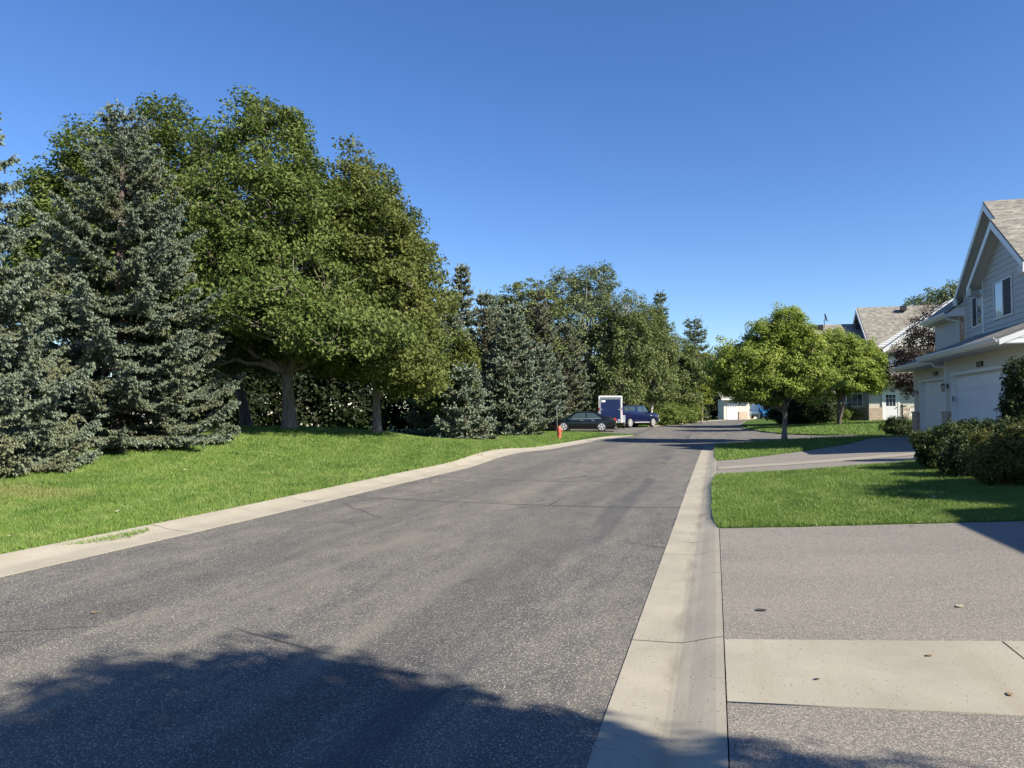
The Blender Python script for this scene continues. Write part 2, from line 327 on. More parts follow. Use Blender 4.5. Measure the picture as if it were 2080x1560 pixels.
# ------------------------------------------------------------------ mesh helpers
class MB:
    def __init__(s): s.v = []; s.f = []; s.uv = []
    def face(s, pts, uv=None):
        i = len(s.v); s.v += [tuple(p) for p in pts]; s.f.append(tuple(range(i, i + len(pts)))); s.uv.append(uv)
    def box(s, x0, x1, y0, y1, z0, z1):
        x0, x1 = min(x0, x1), max(x0, x1); y0, y1 = min(y0, y1), max(y0, y1); z0, z1 = min(z0, z1), max(z0, z1)
        p = [(x0, y0, z0), (x1, y0, z0), (x1, y1, z0), (x0, y1, z0), (x0, y0, z1), (x1, y0, z1), (x1, y1, z1), (x0, y1, z1)]
        for q in ((0, 3, 2, 1), (4, 5, 6, 7), (0, 1, 5, 4), (1, 2, 6, 5), (2, 3, 7, 6), (3, 0, 4, 7)): s.face([p[k] for k in q])
        return s
    def prism(s, pts, vec):
        a = [Vector(p) for p in pts]; v = Vector(vec); b = [p + v for p in a]
        n = (a[1] - a[0]).cross(a[2] - a[0])
        if n.dot(v) > 0: a2, b2 = list(reversed(a)), b
        else: a2, b2 = a, list(reversed(b))
        s.face(a2); s.face(b2)
        m = len(a)
        for i in range(m):
            j = (i + 1) % m
            q = [a[i], a[j], b[j], b[i]]
            if n.dot(v) < 0: q.reverse()
            s.face(q)
        return s
    def tube(s, pts, rad, sides=8, cap=True):
        V, Fc = tube_arrays([pts], [rad], sides)
        i = len(s.v); s.v += [tuple(p) for p in V]
        for q in Fc: s.f.append(tuple(int(k) + i for k in q)); s.uv.append(None)
        if cap:
            n = len(pts)
            s.f.append(tuple(i + k for k in reversed(range(sides)))); s.uv.append(None)
            s.f.append(tuple(i + (n - 1) * sides + k for k in range(sides))); s.uv.append(None)
        return s
    def lathe(s, prof, seg=20, axis='z', c=(0, 0, 0)):
        rings = []
        for r, h in prof:
            rg = []
            for k in range(seg):
                a = 2 * math.pi * k / seg; p = (r * math.cos(a), r * math.sin(a), h)
                if axis == 'y': p = (p[0], h, p[1])
                if axis == 'x': p = (h, p[0], p[1])
                rg.append(len(s.v)); s.v.append((p[0] + c[0], p[1] + c[1], p[2] + c[2]))
            rings.append(rg)
        for a, b in zip(rings, rings[1:]):
            for k in range(seg):
                j = (k + 1) % seg; s.f.append((a[k], a[j], b[j], b[k])); s.uv.append(None)
        s.f.append(tuple(reversed(rings[0]))); s.uv.append(None); s.f.append(tuple(rings[-1])); s.uv.append(None)
        return s
    def roofquad(s, pts, th=.12):
        """sloped slab: pts[0],pts[1] run along the eave; slab hangs th below; shingle UVs in metres"""
        a = [Vector(p) for p in pts]; e = (a[1] - a[0]).normalized()
        n = e.cross(a[2] - a[1]).normalized()
        if n.z < 0: n = -n
        up = n.cross(e)
        if up.z < 0: up = -up
        uv = [((p - a[0]).dot(e), (p - a[0]).dot(up)) for p in a]
        if (a[1] - a[0]).cross(a[2] - a[0]).z < 0: s.face(list(reversed(a)), list(reversed(uv)))
        else: s.face(a, uv)
        b = [p - Vector((0, 0, th)) for p in a]; m = len(a)
        for i in range(m):
            j = (i + 1) % m; s.face([a[i], b[i], b[j], a[j]], [(0, 0), (0, .1), ((a[j] - a[i]).length, .1), ((a[j] - a[i]).length, 0)])
        s.face(b if (b[1] - b[0]).cross(b[2] - b[0]).z < 0 else list(reversed(b)))
        return s
    def build(s, name, m, parent=None, smooth=False, bevel=0, loc=None):
        me = bpy.data.meshes.new(name); me.from_pydata(s.v, [], s.f)
        if any(u for u in s.uv):
            l = me.uv_layers.new(name='UVMap'); i = 0
            for f, u in zip(me.polygons, s.uv):
                for k in range(f.loop_total):
                    if u: l.data[f.loop_start + k].uv = u[k]
        me.materials.append(m); me.update()
        if smooth:
            bm = bmesh.new(); bm.from_mesh(me); bmesh.ops.remove_doubles(bm, verts=bm.verts, dist=1e-4)
            bmesh.ops.recalc_face_normals(bm, faces=bm.faces)
            for f in bm.faces: f.smooth = True
            for e in bm.edges:
                if len(e.link_faces) == 2 and e.calc_face_angle(0) > R(38): e.smooth = False
            bm.to_mesh(me); bm.free()
        o = bpy.data.objects.new(name, me); COL.objects.link(o)
        if bevel:
            md = o.modifiers.new('bevel', 'BEVEL'); md.width = bevel; md.segments = 2; md.limit_method = 'ANGLE'; md.angle_limit = R(40)
        if parent: o.parent = parent
        return o

def arr_mesh(name, V, Fc, m, parent=None, attr=None, smooth=False):
    V = np.asarray(V, np.float32); Fc = np.asarray(Fc, np.int32)
    me = bpy.data.meshes.new(name); k = Fc.shape[1]
    me.vertices.add(len(V)); me.vertices.foreach_set('co', V.ravel())
    me.loops.add(Fc.size); me.loops.foreach_set('vertex_index', Fc.ravel())
    me.polygons.add(len(Fc)); me.polygons.foreach_set('loop_start', np.arange(0, Fc.size, k, dtype=np.int32))
    me.polygons.foreach_set('use_smooth', np.full(len(Fc), bool(smooth)))
    me.update(calc_edges=True)
    if attr is not None:
        a = me.attributes.new('age', 'FLOAT', 'POINT'); a.data.foreach_set('value', attr.astype(np.float32))
    me.materials.append(m)
    o = bpy.data.objects.new(name, me); COL.objects.link(o)
    if parent: o.parent = parent
    return o

def tube_arrays(paths, rads, sides):
    Vs, Fs, off = [], [], 0
    ang = np.arange(sides) * 2 * np.pi / sides; ca, sa = np.cos(ang), np.sin(ang)
    for P, r in zip(paths, rads):
        P = np.asarray(P, float); n = len(P)
        T = np.gradient(P, axis=0); T /= np.linalg.norm(T, axis=1)[:, None] + 1e-9
        ref = np.array([0, 0, 1.]) if abs(T[0, 2]) < .9 else np.array([1., 0, 0])
        A = np.cross(T, ref); A /= np.linalg.norm(A, axis=1)[:, None] + 1e-9; B = np.cross(T, A)
        r = np.broadcast_to(np.asarray(r, float), (n,))
        V = P[:, None] + (A[:, None] * ca[None, :, None] + B[:, None] * sa[None, :, None]) * r[:, None, None]
        Vs.append(V.reshape(-1, 3))
        i = np.arange(n - 1)[:, None] * sides; k = np.arange(sides)[None, :]; k2 = (k + 1) % sides
        Fs.append(np.stack([i + k, i + k2, i + sides + k2, i + sides + k], -1).reshape(-1, 4) + off); off += n * sides
    return np.concatenate(Vs), np.concatenate(Fs)

def empty(name, loc=(0, 0, 0), rz=0):
    o = bpy.data.objects.new(name, None); COL.objects.link(o); o.location = loc; o.rotation_euler = (0, 0, rz); o.empty_display_size = .3
    return o
def tag(o, label, cat, group=None):
    o['label'] = label; o['category'] = cat
    if group: o['group'] = group
    return o
def struct(o): o['kind'] = 'structure'; return o
def stuff(o, label=None, cat=None):
    o['kind'] = 'stuff'
    if label: o['label'] = label; o['category'] = cat
    return o
def children(o): return [c for c in bpy.data.objects if c.parent == o]
def copy_tree(o, parent=None):
    kids = children(o)
    c = o.copy(); COL.objects.link(c); c.parent = parent
    for k in kids: copy_tree(k, c)
    return c

# ------------------------------------------------------------------ ground surfaces
def polymesh(name, poly, step, zoff, m, skirt=.12, x_bulge=None):
    bm = bmesh.new()
    f = bm.faces.new([bm.verts.new((x, y, 0)) for x, y in poly])
    if f.normal.z < 0 or f.calc_area() and sum((poly[i][0] * poly[(i + 1) % len(poly)][1] - poly[(i + 1) % len(poly)][0] * poly[i][1]) for i in range(len(poly))) < 0: f.normal_flip()
    bmesh.ops.triangulate(bm, faces=bm.faces[:])
    xs = [p[0] for p in poly]; ys = [p[1] for p in poly]
    for a, lo, hi in ((0, min(xs), max(xs)), (1, min(ys), max(ys))):
        t = math.ceil(lo / step) * step
        while t < hi:
            co = [0, 0, 0]; no = [0, 0, 0]; co[a] = t; no[a] = 1
            bmesh.ops.bisect_plane(bm, geom=bm.verts[:] + bm.edges[:] + bm.faces[:], plane_co=co, plane_no=no, dist=1e-5); t += step
    P = np.array([v.co[:2] for v in bm.verts]); Z = Hn(P[:, 0], P[:, 1]) + zoff
    for v, z in zip(bm.verts, Z): v.co.z = z
    for q in bm.faces: q.smooth = True
    if skirt:
        be = [e for e in bm.edges if len(e.link_faces) == 1]
        for e in be: e.smooth = False
        r = bmesh.ops.extrude_edge_only(bm, edges=be)
        for v in [g for g in r['geom'] if isinstance(g, bmesh.types.BMVert)]: v.co.z -= skirt
    me = bpy.data.meshes.new(name); bm.to_mesh(me); bm.free(); me.materials.append(m)
    o = bpy.data.objects.new(name, me); COL.objects.link(o); return o

gxs = np.unique(np.r_[np.linspace(-600, -60, 7), np.arange(-60, 60.1, 1.5), np.linspace(60, 600, 7)])
gys = np.unique(np.r_[np.linspace(-300, -30, 5), np.arange(-30, 140.1, 1.5), np.linspace(140, 900, 8)])
GX, GY = np.meshgrid(gxs, gys); GZ = Hn(GX, GY) - .06
nx, ny = len(gxs), len(gys)
ii = (np.arange(ny - 1)[:, None] * nx + np.arange(nx - 1)[None, :]).ravel()
struct(arr_mesh('ground', np.c_[GX.ravel(), GY.ravel(), GZ.ravel()], np.c_[ii, ii + 1, ii + nx + 1, ii + nx], M['lawn'], smooth=True))

LE = [(-6.7, -12), (-6.7, 0), (-6.68, 8), (-6.72, 15), (-6.84, 22), (-6.86, 28), (-6.74, 33), (-6.38, 38), (-5.70, 42.4), (-4.75, 46.2)]
LE2 = [(-5.4, 64.5), (-4.3, 75), (-2.9, 86), (-.6, 95), (2.5, 103)]
RE = [(-.55, -12), (-.56, 0), (-.56, 8.7), (-.57, 16.7), (-.55, 24), (-.54, 30.6)]
LANE_N = [(-.2, 32.3), (.7, 33.9), (2.4, 35.3), (4.6, 36.9), (7.6, 38.6), (11, 40), (16, 41.2)]
LANE_F = [(16, 45.6), (12, 45.2), (8.6, 44.6), (6.2, 45.3), (4.5, 46.9), (3.5, 49.6), (3.0, 53), (2.75, 57), (2.6, 64), (3.0, 74), (4.0, 84), (6.5, 93), (9, 99)]
struct(polymesh('road', LE + LE2 + list(reversed(LANE_F)) + list(reversed(LANE_N)) + list(reversed(RE)), 1.5, 0, M['road'], 0))
struct(polymesh('parking_pad', [(-4.77, 46.3), (-5.38, 64.4), (-9, 65.5), (-18, 66), (-20, 50.6), (-13, 49.6), (-8, 48.6)], 1.5, .004, M['road'], 0))

def ribbon(name, pts, width, side, prof, m, step=.6):
    """concrete gutter along a polyline; prof = [(fraction across, height)]"""
    P = []
    for (a, b) in zip(pts, pts[1:]):
        n = max(1, int(math.dist(a, b) / step))
        for k in range(n): P.append((a[0] + (b[0] - a[0]) * k / n, a[1] + (b[1] - a[1]) * k / n))
    P.append(pts[-1]); P = np.array(P)
    if len(P) > 8:
        for _ in range(3): P[1:-1] = (P[:-2] + 2 * P[1:-1] + P[2:]) / 4
    T = np.gradient(P, axis=0); T /= np.linalg.norm(T, axis=1)[:, None]
    N = np.c_[T[:, 1], -T[:, 0]] * side
    V = []
    z0 = Hn(P[:, 0], P[:, 1])
    for f, h in prof:
        Q = P + N * width * f
        V.append(np.c_[Q, Hn(Q[:, 0], Q[:, 1]) + h])
    V = np.stack(V, 1); n, k = V.shape[:2]
    i = (np.arange(n - 1)[:, None] * k + np.arange(k - 1)[None, :]).ravel()
    Fc = np.c_[i, i + 1, i + k + 1, i + k]
    if side < 0: Fc = Fc[:, ::-1]
    o = arr_mesh(name, V.reshape(-1, 3), Fc, m, smooth=False); struct(o)
    return P, N
PROF = [(0, -.02), (0, .006), (.35, .008), (.5, .014), (.65, .030), (.8, .050), (.93, .063), (1.0, .066), (1.0, -.03)]
PL, NL = ribbon('curb', LE[:-1] + [(-4.95, 45.6)], .72, -1, PROF, M['conc'])
PR, NR = ribbon('curb', RE, .60, 1, [(0, -.02), (0, .006), (.5, .003), (.56, .006), (.68, .020), (.82, .041), (.92, .054), (1.0, .060), (1.0, -.03)], M['conc'])
ribbon('curb', [(-.54, 30.6)] + LANE_N[:3], .45, 1, PROF, M['conc'])
ribbon('curb', [(p[0], p[1]) for p in LANE_F], .55, -1, PROF, M['conc'])
ribbon('curb', LE2, .55, -1, PROF, M['conc'])
# contraction joints: narrow dark dirt-filled grooves across the gutter pans
jb = MB()
for P, N, wd, stp in ((PR, NR, .6, 5), (PL, NL, .72, 5)):
    for i in range(3, len(P) - 1, stp):
        if P[i][1] < 1 or P[i][1] > 34: continue
        p = P[i]; q = p + N[i] * wd; hw = .0035
        prof2 = [(0, .009), (.5, .006), (.56, .009), (.68, .023), (.82, .044), (.92, .057), (1.0, .063)] if wd == .6 else [(0, .009), (.35, .011), (.5, .017), (.65, .033), (.8, .053), (.93, .066), (1.0, .069)]
        for (f0, h0), (f1, h1) in zip(prof2, prof2[1:]):
            a = p + (q - p) * f0; b_ = p + (q - p) * f1
            za, zb = H(*a) + h0, H(*b_) + h1
            jb.face([(a[0], a[1] - hw, za), (b_[0], b_[1] - hw, zb), (b_[0], b_[1] + hw, zb), (a[0], a[1] + hw, za)])
struct(jb.build('curb_joints', M['joint']))
# crumbled tar edge beside the right gutter
rs = np.random.RandomState(3); tb = MB()
for k in range(150):
    y = 3 + rs.rand() * 14; x = -.565 + rs.randn() * .012; r = .006 + rs.rand() * .02; l = r * (1.5 + rs.rand() * 3)
    if math.sin(y * 1.9) + rs.rand() < .7: continue
    pts = [(x + math.cos(a) * r * (0.7 + .5 * rs.rand()), y + math.sin(a) * l * (0.7 + .5 * rs.rand()), .0125 + k * 2e-5) for a in np.linspace(0, 2 * math.pi, 7)[:-1]]
    tb.face(pts)
struct(tb.build('road_tar_edge', M['dark']))

def jag(a, b, n, amp, seed):
    r = random.Random(seed); return [(a[0] + (b[0] - a[0]) * k / n + (r.uniform(-amp, amp) if 0 < k < n else 0), a[1] + (b[1] - a[1]) * k / n + (r.uniform(-amp, amp) if 0 < k < n else 0)) for k in range(n)]
EDGE = .046
# near driveway (asphalt), concrete walk, asphalt in front
Y1, Y2, Y3 = 3.88, 4.92, 9.67
struct(polymesh('driveway', jag((EDGE, Y2 + .006), (8.5, Y2 + 1.1), 14, .008, 1) + [(8.5, Y2 + 1.1)] + jag((8.5, Y3 + 1.1), (EDGE, Y3), 26, .02, 2) + [(EDGE, Y3)], .6, .058, M['drive'], .1))
struct(polymesh('driveway', [(EDGE, -9), (8.5, -9), (8.5, Y1 + .55)] + jag((8.5, Y1 + .55), (EDGE, Y1), 14, .008, 4)[1:] + [(EDGE, Y1 - .006)], .6, .058, M['drive'], .1))
def wl(x, y0, y1): return (y0 + (y1 - y0) * (x - EDGE) / (8.5 - EDGE))
xj = 1.70
struct(polymesh('walkway', [(EDGE + .001, Y1), (xj - .006, wl(xj, Y1, Y1 + .55)), (xj - .006, wl(xj, Y2, Y2 + 1.1)), (EDGE + .001, Y2)], .6, .063, M['walk'], .1))
struct(polymesh('walkway', [(xj + .006, wl(xj, Y1, Y1 + .55)), (8.5, Y1 + .55), (8.5, Y2 + 1.1), (xj + .006, wl(xj, Y2, Y2 + 1.1))], .6, .063, M['walk'], .1))
# middle driveway with its concrete band
DL = [gp(1452, 967), gp(1560, 958), gp(1700, 948), gp(1855, 936)]
DB0 = [gp(1452, 940), gp(1640, 929), gp(1855, 918)]
DU = [gp(1451, 921), gp(1500, 917), gp(1560, 911), gp(1640, 904), gp(1700, 899)]
md = [(EDGE, 17.75), (2, 18.4), (4.6, 19.85), (6.2, 20.6), (8.48, 22.6), (8.48, 30.6), (9.08, 31), (9.08, 37.6), (7.4, 36.8), (5.2, 30.8), (3.2, 27.3), (1.6, 24.8), (.7, 23.4), (EDGE, 22.85)]
struct(polymesh('driveway', md, .8, .058, M['drive'], .1))
bd = [(EDGE + .03, 19.5), (3.0, 21.0), (8.45, 24.4), (8.45, 25.4), (3.0, 22.0), (EDGE + .03, 20.35)]
struct(polymesh('walkway', bd, .8, .067, M['walk2'], .0))
# lawns
LN = {}
LN['r'] = [(.03, Y3 + .02)] + [(x, Y3 + .02 + 1.1 * x / 8.5) for x in (2, 4, 6, 8.5)] + [(8.6, 22.5), (6.25, 20.55), (4.6, 19.8), (2, 18.35), (.25, 17.7), (-.0, 17.4), (-.06, 15.3), (-.05, 12.3), (-.04, 10.7), (.01, 9.95)]
LN['s'] = [(.05, 22.9), (.7, 23.45), (1.6, 24.85), (3.2, 27.35), (5.2, 30.85), (7.4, 36.85), (9.1, 37.7), (14, 38), (16, 41.1)] + list(reversed(LANE_N))[1:-1] + [(-.0, 32.5), (-.02, 30), (-.02, 25)]
def off(pts, d):
    P = np.array(pts); T = np.gradient(P, axis=0); T /= np.linalg.norm(T, axis=1)[:, None]; return [tuple(q) for q in P + np.c_[T[:, 1], -T[:, 0]] * d]
LN['l'] = off(LE, -.70)[:-1] + [(-5.0, 46.3), (-5.6, 46.9), (-8, 48.5), (-13, 49.5), (-20, 50.5), (-40, 52), (-40, -12)]
LN['h'] = off(LANE_F, -.53) + [(14, 110), (40, 110), (40, 46), (17, 46.2)]
LN['f'] = off(LE2, -.53) + [(6, 108), (12, 109), (14, 122), (-40, 122), (-40, 67), (-18, 66.1), (-9, 65.6), (-6, 64.6)]
for k, st in (('r', .5), ('s', .8), ('l', 1.0), ('h', 1.5), ('f', 2.0)):
    struct(polymesh('lawn', LN[k], st, .062, M['lawn'], .14))

def in_poly(x, y, poly):
    r = np.zeros(len(x), bool); n = len(poly)
    for i in range(n):
        x0, y0 = poly[i]; x1, y1 = poly[(i + 1) % n]
        c = ((y0 > y) != (y1 > y)); xi = (x1 - x0) * (y - y0) / ((y1 - y0) or 1e-9) + x0
        r ^= c & (x < xi)
    return r
CYAW, SYAW = math.cos(YAW), math.sin(YAW)
def grass(name, poly, box, n, hw, hh, seed, label, zo=.060):
    rs = np.random.RandomState(seed)
    x = rs.uniform(box[0], box[1], n); y = rs.uniform(box[2], box[3], n)
    # thin out with distance from the street in front
    d = np.hypot(x, y); keep = rs.rand(n) < np.clip((box[4] / np.maximum(d, 1)) ** 1.3, 0, 1)
    x, y, d = x[keep], y[keep], d[keep]
    k = in_poly(x, y, poly); x, y, d = x[k], y[k], d[k]; n = len(x)
    z = Hn(x, y) + zo
    a = rs.rand(n) * 2 * np.pi; sc = np.clip(d / box[4], 1, 4)
    wv = hw * (.6 + .8 * rs.rand(n)) * sc; h = hh * (.55 + .8 * rs.rand(n)) * np.clip(sc, 1, 1.6)
    dx, dy = np.cos(a), np.sin(a); la = rs.rand(n) * 2 * np.pi; ln = (.2 + .7 * rs.rand(n)) * h
    b0 = np.c_[x - dx * wv / 2, y - dy * wv / 2, z]; b1 = np.c_[x + dx * wv / 2, y + dy * wv / 2, z]
    t = np.c_[x + np.cos(la) * ln, y + np.sin(la) * ln, z + h]
    V = np.stack([b0, b1, t], 1).reshape(-1, 3)
    o = arr_mesh(name, V, np.arange(3 * n).reshape(-1, 3), M['blade'])
    stuff(o, label, 'grass')
grass('grass', LN['r'], (-.1, 8.6, 9.4, 22.6, 9.5), 900000, .0075, .045, 1, 'thick mown grass growing on the right lawn beside the driveway')
grass('grass', LN['l'], (-17, -7.3, 3.5, 49, 10), 2200000, .010, .045, 2, 'mown grass growing on the long left lawn beside the road')
grass('grass', LN['s'], (-.1, 9, 22, 41, 24), 60000, .022, .07, 3, 'grass growing on the narrow strip around the street tree')
grass('grass', LN['h'], (2.5, 18, 44, 62, 34), 70000, .03, .07, 4, 'grass growing on the far right lawn in front of the house')

# ------------------------------------------------------------------ buildings
def clip_band(poly, z0, z1):
    def cl(P, keep, zc):
        out = []
        for i in range(len(P)):
            a, b = P[i], P[(i + 1) % len(P)]
            ka, kb = keep(a[1]), keep(b[1])
            if ka: out.append(a)
            if ka != kb:
                t = (zc - a[1]) / (b[1] - a[1]); out.append((a[0] + (b[0] - a[0]) * t, zc))
        return out
    P = cl(poly, lambda z: z >= z0 - 1e-9, z0)
    return cl(P, lambda z: z <= z1 + 1e-9, z1) if len(P) > 2 else []
def lap(mb, poly, o, sdir, nrm, pitch=.115, z_ref=0.0, depth=.016):
    """clapboard wall: convex polygon of (s, z), every course a slanted board with a lip under it"""
    o, sdir, nrm = Vector(o), Vector(sdir), Vector(nrm)
    flip = sdir.cross(Vector((0, 0, 1))).dot(nrm) < 0
    zs = [p[1] for p in poly]; k = math.floor((min(zs) - z_ref) / pitch)
    while z_ref + k * pitch < max(zs):
        z0, z1 = z_ref + k * pitch, z_ref + (k + 1) * pitch; k += 1
        P = clip_band(poly, z0, z1)
        if len(P) < 3: continue
        f = lambda s, z, d=None: o + sdir * s + Vector((0, 0, z)) + nrm * (depth * (z1 - z) / pitch if d is None else d)
        q = [f(s, z) for s, z in P]
        mb.face(list(reversed(q)) if flip else q)
        lo = [p for p in P if abs(p[1] - z0) < 1e-6]
        if len(lo) >= 2:
            a, b = min(lo), max(lo)
            q = [f(a[0], z0), f(a[0], z0, 0), f(b[0], z0, 0), f(b[0], z0)]
            mb.face(q if flip else list(reversed(q)))
def rectp(s0, s1, z0, z1): return [(s0, z0), (s1, z0), (s1, z1), (s0, z1)]
def stonebox(mb, x0, x1, y0, y1, z0, z1):
    for a, b, n in (((x0, y0), (x1, y0), 0), ((x1, y0), (x1, y1), 0), ((x1, y1), (x0, y1), 0), ((x0, y1), (x0, y0), 0)):
        L = math.dist(a, b)
        mb.face([(a[0], a[1], z0), (b[0], b[1], z0), (b[0], b[1], z1), (a[0], a[1], z1)], [(0, z0), (L, z0), (L, z1), (0, z1)])
    mb.face([(x0, y0, z1), (x1, y0, z1), (x1, y1, z1), (x0, y1, z1)])
def gutter_x(mb, x, y0, y1, z, s=-1):
    """K-style gutter running along y; open trough outline"""
    pr = [(0, .02), (0, -.11), (s * .07, -.12), (s * .10, -.06), (s * .135, -.03), (s * .135, .02), (s * .12, .02), (s * .12, -.02), (s * .07, -.10), (s * .015, -.095), (s * .015, .02)]
    A = [(x + a, y0, z + b) for a, b in pr]; mb.prism(A, (0, y1 - y0, 0))
def wall_window(par, fx, y0, y1, z0, z1, mull=1, grid=0, dark=0, lab=None, nrm=-1):
    """window in a wall facing -x at plane fx"""
    n = nrm; f = MB(); w_ = .055
    a, b = fx + n * .018, fx + n * .050
    f.box(a, b, y0, y0 + w_, z0, z1).box(a, b, y1 - w_, y1, z0, z1).box(a, b, y0 + w_, y1 - w_, z1 - w_, z1).box(a, b, y0 + w_, y1 - w_, z0, z0 + w_)
    ym = (y0 + y1) / 2
    if mull: f.box(a, b - n * .005, ym - .03, ym + .03, z0 + w_, z1 - w_)
    win = f.build('window', M['trim'], par)
    for k, (p, q) in enumerate(((y0 + w_, ym - .03 * mull), (ym + .03 * mull, y1 - w_))):
        g = MB().box(fx + n * .018, fx + n * .030, p, q, z0 + w_, z1 - w_)
        if k == dark: g.build('screen', M['screen'], win)
        else: g.build('pane', M['glass'], win)
    return win
def garage_door(par, fx, y0, y1, z0, z1, nx=8):
    """raised panel door recessed behind the wall face, facing -x"""
    d = MB(); d.box(fx + .16, fx + .20, y0, y1, z0, z1); rows = 4; hz = (z1 - z0) / rows
    wy = (y1 - y0) / nx
    for r in range(rows):
        d.box(fx + .150, fx + .16, y0 + .004, y1 - .004, z0 + r * hz + .006, z0 + (r + 1) * hz - .006)
        for c in range(nx):
            p = [y0 + c * wy + .07, y0 + (c + 1) * wy - .07, z0 + r * hz + .09, z0 + (r + 1) * hz - .09]
            i = .035
            A = [(fx + .150, p[0], p[2]), (fx + .150, p[1], p[2]), (fx + .150, p[1], p[3]), (fx + .150, p[0], p[3])]
            B = [(fx + .138, p[0] + i, p[2] + i), (fx + .138, p[1] - i, p[2] + i), (fx + .138, p[1] - i, p[3] - i), (fx + .138, p[0] + i, p[3] - i)]
            for k in range(4):
                j = (k + 1) % 4; d.face([A[j], A[k], B[k], B[j]])
            d.face([B[3], B[2], B[1], B[0]])
    door = d.build('garage_door', M['white'], par)
    t = MB(); t.box(fx - .03, fx + .15, y0 - .10, y0, z0, z1 + .10).box(fx - .03, fx + .15, y1, y1 + .10, z0, z1 + .10).box(fx - .03, fx + .15, y0, y1, z1, z1 + .10)
    t.build('door_trim', M['trim'], par)
    return door
def text_mesh(s, size, m, parent, loc, rot, name='lettering', ext=.004):
    c = bpy.data.curves.new(name, 'FONT'); c.body = s; c.size = size; c.extrude = ext; c.align_x = 'CENTER'; c.align_y = 'CENTER'
    t = bpy.data.objects.new(name + '_tmp', c); COL.objects.link(t)
    dg = bpy.context.evaluated_depsgraph_get(); me = bpy.data.meshes.new_from_object(t.evaluated_get(dg)); me.name = name
    bpy.data.objects.remove(t); me.materials.clear(); me.materials.append(m)
    o = bpy.data.objects.new(name, me); COL.objects.link(o); o.location = loc; o.rotation_euler = rot; o.parent = parent; return o
def coach_lamp(par, x, y, z):
    f = MB(); f.box(x - .03, x, y - .05, y + .05, z - .06, z + .10)
    f.tube([(x - .03, y, z + .06), (x - .09, y, z + .13), (x - .17, y, z + .12)], .011, 6)
    f.lathe([(.012, .13), (.05, .10), (.085, .07), (.080, .06), (.03, .06)], 8, c=(x - .17, y, z))
    f.lathe([(.045, -.17), (.055, -.16), (.055, -.145), (.02, -.145)], 8, c=(x - .17, y, z))
    for a in range(4): f.tube([(x - .17 + .05 * math.cos(a * 1.571 + .78), y + .05 * math.sin(a * 1.571 + .78), z - .15), (x - .17 + .068 * math.cos(a * 1.571 + .78), y + .068 * math.sin(a * 1.571 + .78), z + .065)], .006, 4)
    L = f.build('wall_lamp', M['dark'], par)
    MB().lathe([(.042, -.14), (.058, .055)], 8, c=(x - .17, y, z)).build('lamp_glass', M['lampglass'], L)
def plaque(par, x, y, z, s):
    p = MB().box(x - .035, x - .012, y - .27, y + .27, z - .085, z + .085).build('number_plaque', M['dark'], par, bevel=.005)
    text_mesh(s, .155, M['digit'], p, (x - .037, y, z - .005), (R(90), 0, R(-90)), 'number')

